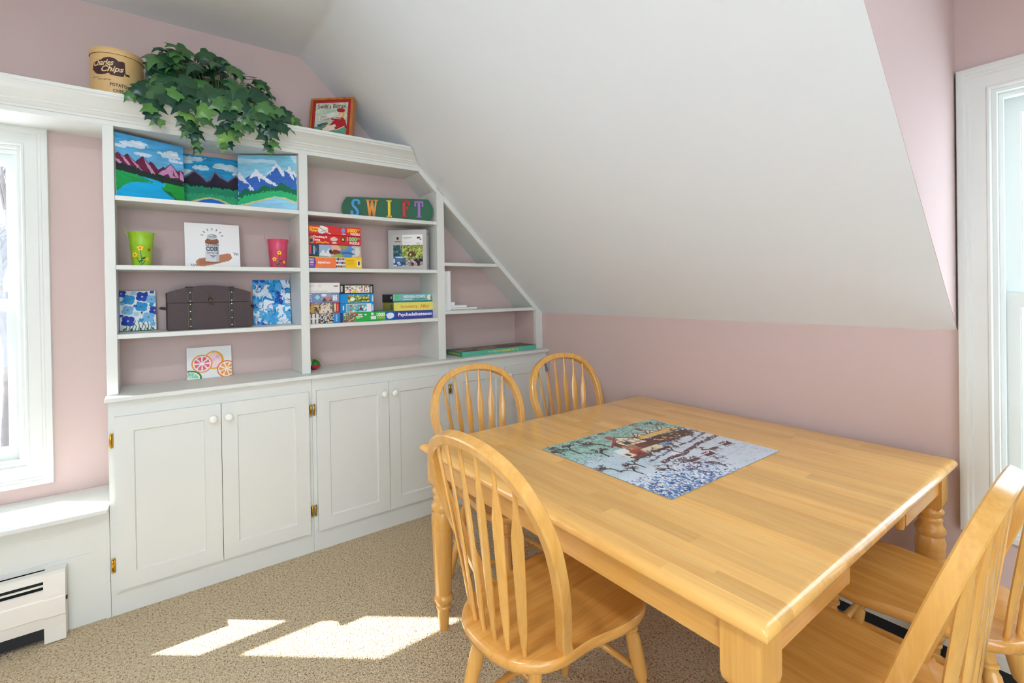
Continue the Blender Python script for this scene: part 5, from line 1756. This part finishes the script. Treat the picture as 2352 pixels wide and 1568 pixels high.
# ------------------------------------------------------------------ soap advertisement in a wooden frame
def soap_frame():
    w, h, d = .245, .262, .046
    ang, lean = -.72, .20
    r = thing('framed_advertisement', 'small framed advertisement lettered Swifts Borax at the right end of the bookcase top', 'picture', (-1.458, -.172, ZTOP), ang)
    R = Matrix.Rotation(-lean, 4, 'X')
    wd = wood('orange_frame_wood', (206, 128, 56), (160, 86, 34), 'z', .35, .2, .3)
    mb = MB()
    for b in ((-w / 2, -w / 2 + .012, 0, d, 0, h), (w / 2 - .012, w / 2, 0, d, 0, h), (-w / 2 + .012, w / 2 - .012, 0, d, 0, .012), (-w / 2 + .012, w / 2 - .012, 0, d, h - .012, h)):
        mb.box(*b, .0015, rot=R)
    mb.build('frame', wd, r)
    MB().box(-w / 2 + .012, w / 2 - .012, .006, .016, .012, h - .012, rot=R).build('backing', paint('red_mount', (176, 36, 34), .5), r)
    p = Pic(130, 140, (196, 208, 186))
    p.rect(0, 1, 0, .30, (96, 150, 120)); p.noise(.1, (12, 10), 3)
    p.poly([(.10, .44), (.62, .58), (.60, .72), (.08, .60)], (226, 226, 214), 1, .01)
    p.line([(.10, .44), (.62, .58)], .01, (120, 130, 120)); p.ell(.07, .5, .05, .12, (206, 206, 190), 0, 1, .6)
    # seated doll in a red dress
    p.poly([(.55, .42), (.66, .55), (.85, .56), (.96, .45), (.93, .28), (.70, .18), (.48, .22), (.44, .30)], (178, 34, 42), 1, .02)
    p.line([(.62, .30), (.40, .26), (.24, .16)], .085, (240, 216, 196)); p.line([(.60, .22), (.36, .17), (.20, .10)], .075, (240, 216, 196))
    p.ell(.20, .16, .07, .05, (170, 30, 40), .6); p.ell(.17, .08, .07, .05, (170, 30, 40), .6); p.line([(.48, .22), (.70, .18), (.92, .27)], .02, (240, 230, 226)); p.line([(.66, .52), (.80, .50)], .015, (240, 236, 230))
    p.ell(.79, .66, .115, .125, (222, 180, 86)); p.ell(.765, .645, .085, .095, (246, 214, 190)); p.ell(.79, .76, .13, .065, (170, 28, 36), -.15); p.ell(.74, .66, .011, .014, (60, 60, 70)); p.ell(.79, .655, .011, .014, (60, 60, 70)); p.ell(.765, .605, .018, .012, (196, 70, 70)); p.ell(.72, .62, .02, .018, (240, 170, 160)); p.ell(.87, .61, .05, .07, (222, 180, 86), 0, 1, .6)
    p.line([(.62, .48), (.50, .52)], .05, (178, 34, 42)); p.ell(.48, .53, .03, .035, (246, 214, 190)); p.line([(.93, .40), (.98, .24)], .06, (178, 34, 42)); p.ell(.30, .36, .12, .05, (120, 100, 70), .1, 1, .6); p.rect(.10, .24, .30, .36, (40, 90, 140))
    iw, ih = .030, .026
    f0 = face_map((-w / 2 + iw, .0055, iw), (w - 2 * iw, 0, 0), (0, 0, h - 2 * iw), (0, -1, 0))
    fn = lambda u, v, q: R @ f0(u, v, q)
    link('printed_picture', p.mesh('printed_picture', fn, M_PRINT), r)
    mar = ink('oxblood', (110, 34, 40))
    letter("Swift's Borax", .06, .94, .83, .97, fn, mar, r, bold=.01)
    letter("Swift's", .16, .38, .56, .63, fn, M_BLACKINK, r, shear=.3); letter('BORAX SOAP', .16, .50, .50, .545, fn, ink('rust', (170, 80, 50)), r); None
soap_frame()

# ------------------------------------------------------------------ ivy in a basket
def ivy():
    cx, cy = -1.985, -.165
    r = thing('potted_ivy', 'trailing green ivy in a wicker basket on top of the bookcase', 'plant', (cx, cy, ZTOP), 0)
    wick = tint_mat('wicker', (150, 112, 70), (196, 158, 108), .7)
    # basket: upright stakes with woven strands
    mb = MB()
    n = 30
    ax, ay, bh = .215, .095, .105
    def bp(a, z, o=0.0):
        k = .80 + .20 * (z / bh)
        return Vector(((ax * k + o) * math.cos(a), (ay * k + o) * math.sin(a), z))
    for i in range(n):
        a = 2 * PI * i / n
        mb.tube([bp(a, .002), bp(a, bh * .5), bp(a, bh)], .003, 5)
    mb.build('basket_stakes', wick, r, smooth=50)
    for k in range(13):
        z = .006 + k * .0078
        pts = [bp(2 * PI * i / (2 * n), z, (.0035 if (i + 2 * k) % 4 < 2 else -.0035)) for i in range(2 * n + 1)]
        MB().tube(pts, .0037, 5).build('woven_strand', wick, r, smooth=50)
    mb = MB()
    mb.tube([bp(2 * PI * i / 40, bh + .004) for i in range(41)], .008, 7)
    mb.build('basket_rim', wick, r, smooth=50)
    # liner inside, so that the pot is not see-through
    mb = MB()
    rings = [[bp(2 * PI * i / 24, z, -.012) for i in range(24)] for z in (.003, .09)]
    mb.loft(rings).build('soil', paint('dark_soil', (52, 40, 30), .9, .6, 120), r)
    # leaf shapes: five lobes, folded along the midrib and drooping at the tip
    def leaf_mesh(fold, droop, slim):
        out = [(0, 0), (.14, -.10), (.32, -.15), (.50, -.07), (.45, .08), (.37, .17), (.47, .31), (.52, .46), (.34, .46), (.19, .56), (.10, .77), (0, 1.0)]
        pts = [(x * slim, y) for x, y in out]
        bm = bmesh.new()
        def v(x, y):
            z = -fold * abs(x) + .10 * math.sin(x * 6) * .3 - droop * max(0, y - .25) ** 2 - .18 * droop * x * x
            return bm.verts.new((x, y, z))
        R_ = [v(x, y) for x, y in pts]
        L_ = [R_[0]] + [v(-x, y) for x, y in pts[1:-1]] + [R_[-1]]
        mid = [R_[0], v(0, .12), v(0, .30), v(0, .50), v(0, .72), R_[-1]]
        for S_ in (R_, L_):
            m = mid
            for tri in ((m[0], S_[1], m[1]), (S_[1], S_[2], m[1]), (S_[2], S_[3], m[1]), (S_[3], S_[4], m[1]), (S_[4], S_[5], m[1]), (m[1], S_[5], m[2]), (S_[5], S_[6], m[2]), (S_[6], S_[7], m[2]), (S_[7], S_[8], m[2]), (m[2], S_[8], m[3]), (S_[8], S_[9], m[3]), (m[3], S_[9], m[4]), (S_[9], S_[10], m[4]), (S_[10], S_[11], m[4])):
                try:
                    bm.faces.new(tri)
                except ValueError:
                    pass
        bmesh.ops.recalc_face_normals(bm, faces=bm.faces[:])
        me = bpy.data.meshes.new('leaf')
        bm.to_mesh(me); bm.free()
        me.shade_smooth()
        return me
    mats = [tint_mat('ivy_leaf_dark', (24, 66, 48), (78, 124, 66), .26), tint_mat('ivy_leaf_light', (72, 124, 56), (116, 160, 74), .35)]
    shapes = []
    for m in mats:
        for f, d, s in ((.25, .5, 1.0), (.4, .9, .9), (.15, .3, 1.1)):
            me = leaf_mesh(f, d, s)
            me.materials.append(m)
            shapes.append(me)
    rr = random.Random(21)
    def leaf(p, tipdir, nrm, size, light=False):
        me = shapes[(3 if light else 0) + rr.randrange(3)]
        o = link('leaf', me, r)
        y = Vector(tipdir).normalized()
        z = Vector(nrm)
        z = (z - y * z.dot(y)).normalized()
        x = y.cross(z)
        M = Matrix((x, y, z)).transposed().to_4x4()
        M.translation = Vector(p)
        o.matrix_local = M @ Matrix.Diagonal((size, size, size, 1))
        return o
    # dome of foliage
    stems = MB()
    placed = 0
    for i in range(98):
        a = rr.uniform(0, 2 * PI)
        e = math.asin(rr.uniform(.02, 1.0))
        q = rr.uniform(.72, 1.0)
        X, Y, Z = .300 * q * math.cos(a) * math.cos(e), .150 * q * math.sin(a) * math.cos(e), .07 + .265 * q * math.sin(e) ** .75
        Z *= 1 - .25 * max(0, X / .30)
        if cy + Y > -.045: Y = -.045 - cy - rr.uniform(0, .03)
        if X < -.16: Y = min(Y, -.115)
        p = Vector((X, Y, Z))
        out = Vector((X / .3, Y / .15 - .5, Z / .25)).normalized()
        tip = Vector((X * 2.4 + rr.uniform(-.5, .5), Y * 2 - .35 + rr.uniform(-.4, .3), -.35 + rr.uniform(-.5, .3)))
        s = rr.choice((.05, .06, .07, .08, .095)) * rr.uniform(.9, 1.15)
        li = rr.random() < .08
        if li: s *= .62
        nr = out * .7 + Vector((rr.uniform(-.4, .4), -.75 + rr.uniform(-.3, .3), .45 + rr.uniform(-.3, .3)))
        leaf(p, tip, nr, s, li)
        if i % 4 == 0:
            stems.tube([Vector((X * .25, Y * .25, .08)), Vector((X * .6, Y * .6, Z * .75 + .05)), p], .0016, 5)
    # leaves spilling over the front and ends of the bookcase top
    vines = [[(-2.13, -0.345, 2.242), (-2.208, -0.345, 2.177), (-2.246, -0.345, 2.122), (-2.21, -0.345, 2.084)],
             [(-2.033, -0.345, 2.207), (-2.076, -0.345, 2.101), (-2.085, -0.345, 2.041), (-2.078, -0.345, 1.985)],
             [(-1.965, -0.345, 2.202), (-1.967, -0.345, 2.102), (-1.959, -0.345, 2.054), (-1.977, -0.345, 2.011)],
             [(-1.877, -0.345, 2.201), (-1.822, -0.345, 2.151), (-1.791, -0.345, 2.094), (-1.783, -0.345, 2.028)],
             [(-2.099, -0.345, 2.202), (-2.132, -0.345, 2.124), (-2.101, -0.345, 2.073), (-2.125, -0.345, 2.057)],
             [(-1.894, -0.345, 2.218), (-1.822, -0.345, 2.188), (-1.746, -0.345, 2.145), (-1.717, -0.345, 2.146)],
             [(-2.237, -0.335, 2.227), (-2.282, -0.335, 2.199), (-2.302, -0.34, 2.17)],
             [(-1.821, -0.335, 2.234), (-1.745, -0.335, 2.219), (-1.69, -0.335, 2.197)],
             [(-1.99, -0.35, 2.23), (-1.94, -0.36, 2.15), (-1.92, -0.36, 2.08)],
             [(-1.93, -0.35, 2.23), (-1.88, -0.36, 2.16), (-1.87, -0.36, 2.11)]]
    O = Vector((cx, cy, ZTOP))
    for k, v in enumerate(vines):
        pts = [Vector((v[0][0] * .7 + cx * .3, -.20, v[0][2] + .05)) - O] + [Vector(q) - O for q in v]
        sp = catmull(pts, 5)
        stems.tube(sp, .0017, 5)
        m = len(sp)
        for i in range(3, m, 2):
            f = i / m
            p = sp[i] + Vector((rr.uniform(-.012, .012), rr.uniform(-.02, .0), rr.uniform(-.008, .008)))
            big = (1 - f) * .055 + .042
            sd = 1 if i % 4 < 2 else -1
            leaf(p, (sd * .8 + rr.uniform(-.5, .5), -.25, -.75 + rr.uniform(-.35, .35)), (rr.uniform(-.4, .4), -1, .35 + rr.uniform(-.25, .3)), big * rr.uniform(.8, 1.15), rr.random() < (.04 + .16 * f))
        leaf(sp[-1], (rr.uniform(-.4, .4), -.2, -1), (rr.uniform(-.3, .3), -1, .3), .036, True)
    # dense skirt hiding the rim
    for i in range(30):
        t = i / 29
        X = -.265 + .565 * t
        p = Vector((X + rr.uniform(-.02, .02), -.155 + rr.uniform(-.03, .03) + .05 * (2 * t - 1) ** 2, .05 + .05 * math.sin(t * PI) + rr.uniform(-.03, .05)))
        if .08 < t < .30 and rr.random() < .5: p.z += .07
        leaf(p, (1.2 * (2 * t - 1) + rr.uniform(-.5, .5), -.35, -.8 + rr.uniform(-.3, .3)), (rr.uniform(-.35, .35) + .4 * (2 * t - 1), -1, .45), rr.uniform(.065, .10) * (1.25 if t < .3 or t > .88 else 1))
    stems.build('stems', paint('ivy_stem', (92, 110, 58), .6), r, smooth=60)
ivy()

# ------------------------------------------------------------------ finished jigsaw on the table
def jigsaw():
    x0, x1, y0, y1 = -1.0905, -.4385, -2.076, -1.510
    w, d = x1 - x0, y1 - y0
    r = thing('jigsaw_picture', 'finished jigsaw puzzle of a snowy village and horse sleighs lying on the table', 'puzzle', ((x0 + x1) / 2, (y0 + y1) / 2, TZ + .0002), 0)
    MB().box(-w / 2, w / 2, -d / 2, d / 2, 0, .0022, .0006).build('puzzle_board', paint('puzzle_card', (150, 150, 150), .7), r)
    W_, H_ = 460, 400
    p = Pic(W_, H_, (206, 218, 230), w / d)
    U, V = p.U, p.V
    # u along world +x, v along world +y: the picture's top edge lies towards the bookcase
    X, Y = U, V
    n1 = smooth_noise(H_, W_, (9, 9), 1); n2 = smooth_noise(H_, W_, (30, 34), 2); n3 = smooth_noise(H_, W_, (70, 80), 3); n4 = smooth_noise(H_, W_, (120, 140), 4)
    p.put((Y > .62) & (Y + .16 * n1 > .74), (150, 196, 182)); p.put((Y > .80) & (n2 > .4), (132, 184, 170), .6)
    p.put((X < .35) & (Y > .35) & (Y < .75), (176, 206, 216), .5)
    p.put((n4 > .58) & (Y > .60) & (n2 > .32), (70, 96, 94), .38); p.put((n4 < .36) & (Y > .55), (206, 222, 218), .4)
    p.put((n4 > .66) & (n2 > .5), (116, 124, 144), .3)
    g = np.clip((.30 - Y) / .30, 0, 1) * np.clip((.62 - X) / .35, 0, 1)      # bushes thicken towards the lower left corner
    p.put((n3 * .6 + n2 * .4 + .28 * g > .70) & (g > .03), (104, 84, 140), .8); p.put((n3 * .7 + n4 * .3 + .22 * g > .72) & (g > .05), (34, 48, 92), .9)
    p.put((n4 + .25 * g > .80) & (g > .12), (86, 150, 206), .9); p.put((n4 < .26) & (g > .05), (236, 240, 246), .9)
    p.put((np.abs(Y - .32 - .16 * (X - .35) - .03 * n1) < .020) & (X > .34) & (n4 > .25), (74, 38, 50)); p.put((np.abs(Y - .42 - .16 * (X - .35) + .03 * n1) < .011) & (X > .30) & (n3 > .35), (96, 104, 120)); p.put((np.abs(Y - .10 - .10 * X + .02 * n1) < .003) & (X > .5), (176, 172, 190), .6)
    def q(x, y):              # picture -> (u, v)
        return (x, y)
    P = lambda pts: [(.20 + .86 * c[0], c[1]) for c in pts]
    dk, cream, gold = (52, 26, 26), (236, 226, 198), (240, 190, 70)
    # timbered inn with lit windows
    p.poly(P([(.20, .58), (.46, .56), (.50, .76), (.30, .82), (.18, .74)]), (112, 44, 40)); p.poly(P([(.36, .55), (.86, .56), (.90, .66), (.60, .70), (.40, .68)]), (70, 34, 26), 1, .02)
    p.poly(P([(.24, .68), (.44, .66), (.44, .76), (.34, .84), (.24, .77)]), cream); p.poly(P([(.46, .70), (.86, .69), (.86, .76), (.78, .82), (.72, .77), (.64, .83), (.58, .77), (.50, .83), (.46, .77)]), cream)
    p.poly(P([(.20, .60), (.30, .59), (.30, .68), (.20, .69)]), (170, 120, 80), 1, .02); p.blotch((60, 60), .6, (226, 180, 130), 8, .5, (.37, .46, .59, .69))
    for i in range(9):
        x = .44 + .05 * i
        p.poly(P([(x, .71), (x + .036, .71), (x + .036, .755), (x, .755)]), gold); p.line(P([(x - .007, .69), (x - .007, .80)]), .006, dk)
    for i in range(5):
        p.line(P([(.24 + .05 * i, .67), (.24 + .05 * i, .79)]), .006, dk)
    for y in (.70, .765):
        p.line(P([(.24, y), (.87, y)]), .007, dk)
    for a in (.50, .64, .78):
        p.line(P([(a - .06, .76), (a, .835), (a + .06, .76)]), .010, (96, 40, 36)); p.line(P([(a - .03, .77), (a + .02, .80)]), .006, dk)
    p.poly(P([(.26, .80), (.31, .80), (.31, .90), (.26, .90)]), (176, 78, 70)); p.poly(P([(.60, .84), (.64, .84), (.64, .90), (.60, .90)]), (110, 56, 50)); p.line(P([(.16, .73), (.33, .86), (.46, .74)]), .014, (150, 56, 56))
    p.poly(P([(.27, .70), (.33, .70), (.33, .75), (.27, .75)]), (38, 50, 70)); p.poly(P([(.50, .58), (.80, .58), (.80, .66), (.50, .66)]), (52, 26, 22), 1, .03); p.blotch((60, 60), .66, (236, 170, 80), 9, .9, (.63, .89, .58, .66))
    p.poly(P([(.10, .50), (.24, .50), (.26, .60), (.12, .62)]), (170, 70, 54), 1, .01); p.poly(P([(.08, .52), (.16, .52), (.16, .60), (.08, .61)]), cream); p.poly(P([(.08, .60), (.17, .59), (.20, .66), (.10, .67)]), (232, 236, 240), 1, .01); p.poly(P([(.10, .54), (.13, .54), (.13, .58), (.10, .58)]), (40, 52, 90))
    p.poly(P([(.28, .50), (.44, .50), (.44, .58), (.28, .58)]), (226, 214, 180), 1, .01); p.poly(P([(.28, .48), (.46, .48), (.46, .51), (.28, .51)]), dk); p.ell(.63, .55, .05, .03, (120, 160, 200), 0, 1, .9)
    p.poly(P([(.06, .46), (.26, .46), (.24, .50), (.10, .52)]), (80, 44, 40), 1, .04); p.poly(P([(.33, .37), (.42, .37), (.42, .41), (.33, .41)]), (232, 236, 242), 1, .02)
    P = lambda pts: list(pts)
    rr = random.Random(8)
    def tree(x, y, ln, an, wd, dep, col):
        x2, y2 = x + math.cos(an) * ln, y + math.sin(an) * ln
        p.line(P([(x, y), (x2, y2)]), wd, col)
        if dep:
            for k in range(3 if dep > 1 else 2):
                t = rr.uniform(.5, 1)
                tree(x + (x2 - x) * t, y + (y2 - y) * t, ln * rr.uniform(.5, .72), an + rr.choice((-1, 1)) * rr.uniform(.35, .85), wd * .6, dep - 1, col)
    for x, y, s in ((.11, .76, .15), (.33, .72, .15), (.20, .62, .12), (.03, .82, .07), (.14, .87, .06), (.24, .90, .06), (.36, .92, .05), (.48, .93, .05), (.60, .94, .05), (.78, .94, .06), (.90, .86, .07), (.95, .80, .06), (.94, .62, .10), (.98, .52, .09), (.70, .47, .09), (.86, .47, .07), (.40, .44, .09), (.55, .38, .12), (.48, .18, .12), (.22, .36, .10), (.70, .30, .05), (.30, .20, .09), (.55, .06, .08), (.08, .40, .10), (.14, .30, .09), (.40, .10, .08), (.66, .13, .06), (.05, .93, .05), (.62, .44, .07), (.90, .40, .05)):
        tree(x, y, s * .75, PI / 2 + rr.uniform(-.15, .15), .011 * min(1.2, s / .09), 5, (48, 30, 34) if y > .15 else (60, 48, 80))
    # two horse-drawn sleighs
    for x, y, c in ((.52, .25, (176, 50, 66)), (.76, .29, (70, 34, 44))):
        b = (84, 36, 36)
        p.ell(x, y, .040, .018, b); p.line(P([(x - .035, y + .005), (x - .065, y + .03)]), .016, b); p.ell(x - .07, y + .03, .014, .009, b)
        for dx in (-.03, -.015, .02, .035):
            p.line(P([(x + dx, y - .01), (x + dx - .008, y - .045)]), .005, b)
        p.line(P([(x + .04, y + .005), (x + .10, y + .005)]), .004, dk)
        p.poly(P([(x + .09, y - .02), (x + .17, y - .025), (x + .185, y + .035), (x + .15, y + .01), (x + .10, y + .012)]), (60, 26, 34)); p.line(P([(x + .08, y - .035), (x + .18, y - .035)]), .004, dk)
        for dx in (.11, .13, .15):
            p.ell(x + dx, y + .03, .010, .010, c)
    fn = face_map((-w / 2, -d / 2, .0022), (w, 0, 0), (0, d, 0), (0, 0, 1))
    link('printed_picture', p.mesh('printed_picture', fn, attr_mat('glossy_print', .22, 0, spec=.5)), r)
jigsaw()

# ------------------------------------------------------------------ outdoors, seen through the narrow window
def outdoors():
    mb = MB().box(-60, 40, .6, 80, -3.4, -3.2)
    tag(mb.build('snowy_ground', paint('snow', (232, 236, 242), .8, .4, 3, .04, .6)), 'snow covered ground outside the narrow window', 'ground', kind='structure')
    bark = paint('grey_bark', (72, 66, 64), .9, 0, 40, .2, 8)
    rr = random.Random(3)
    def bare(x, y, h, lab, seed):
        rr.seed(seed)
        mb = MB()
        def grow(p, d, ln, rad, dep):
            pts = [p]
            dd = Vector(d)
            for i in range(3):
                dd = (dd + Vector((rr.uniform(-.16, .16), rr.uniform(-.16, .16), rr.uniform(-.05, .12)))).normalized()
                pts.append(pts[-1] + dd * ln / 3)
            mb.tube(pts, [rad, rad * .86, rad * .72, rad * .58], 5 if dep < 4 else 7)
            if dep == 0: return
            for k in range(rr.choice((2, 3)) if dep < 4 else 5):
                t = rr.uniform(.35, 1.0)
                i = min(2, int(t * 3)); q = pts[i].lerp(pts[i + 1], t * 3 - i)
                a = rr.uniform(0, 2 * PI)
                nd = (dd + Vector((math.cos(a), math.sin(a), rr.uniform(-.1, .5))) * rr.uniform(.5, 1.0)).normalized()
                grow(q, nd, ln * rr.uniform(.5, .72), rad * .5, dep - 1)
        r = thing('bare_tree', lab, 'tree', (x, y, -3.2), 0, 'bare winter trees outside')
        grow(Vector((0, 0, 0)), (0, 0, 1), h * .55, h * .016, 4)
        mb.build('trunk_and_branches', bark, r, smooth=60)
    for k, (x, y, h) in enumerate(((-4.15, 8.5, 8.5), (-4.55, 10.5, 10), (-5.3, 12.0, 9.5), (-4.75, 14.5, 11), (-6.3, 17.0, 12), (-5.7, 21.0, 13))):
        bare(x, y, h, ('bare winter tree closest to the narrow window', 'bare winter tree just behind the closest one outside', 'bare winter tree in the middle distance outside, toward the left', 'slim bare winter tree in the middle distance outside', 'tall bare winter tree far outside on the left', 'tallest bare winter tree at the back of the snowy ground')[k], 30 + k)
outdoors()
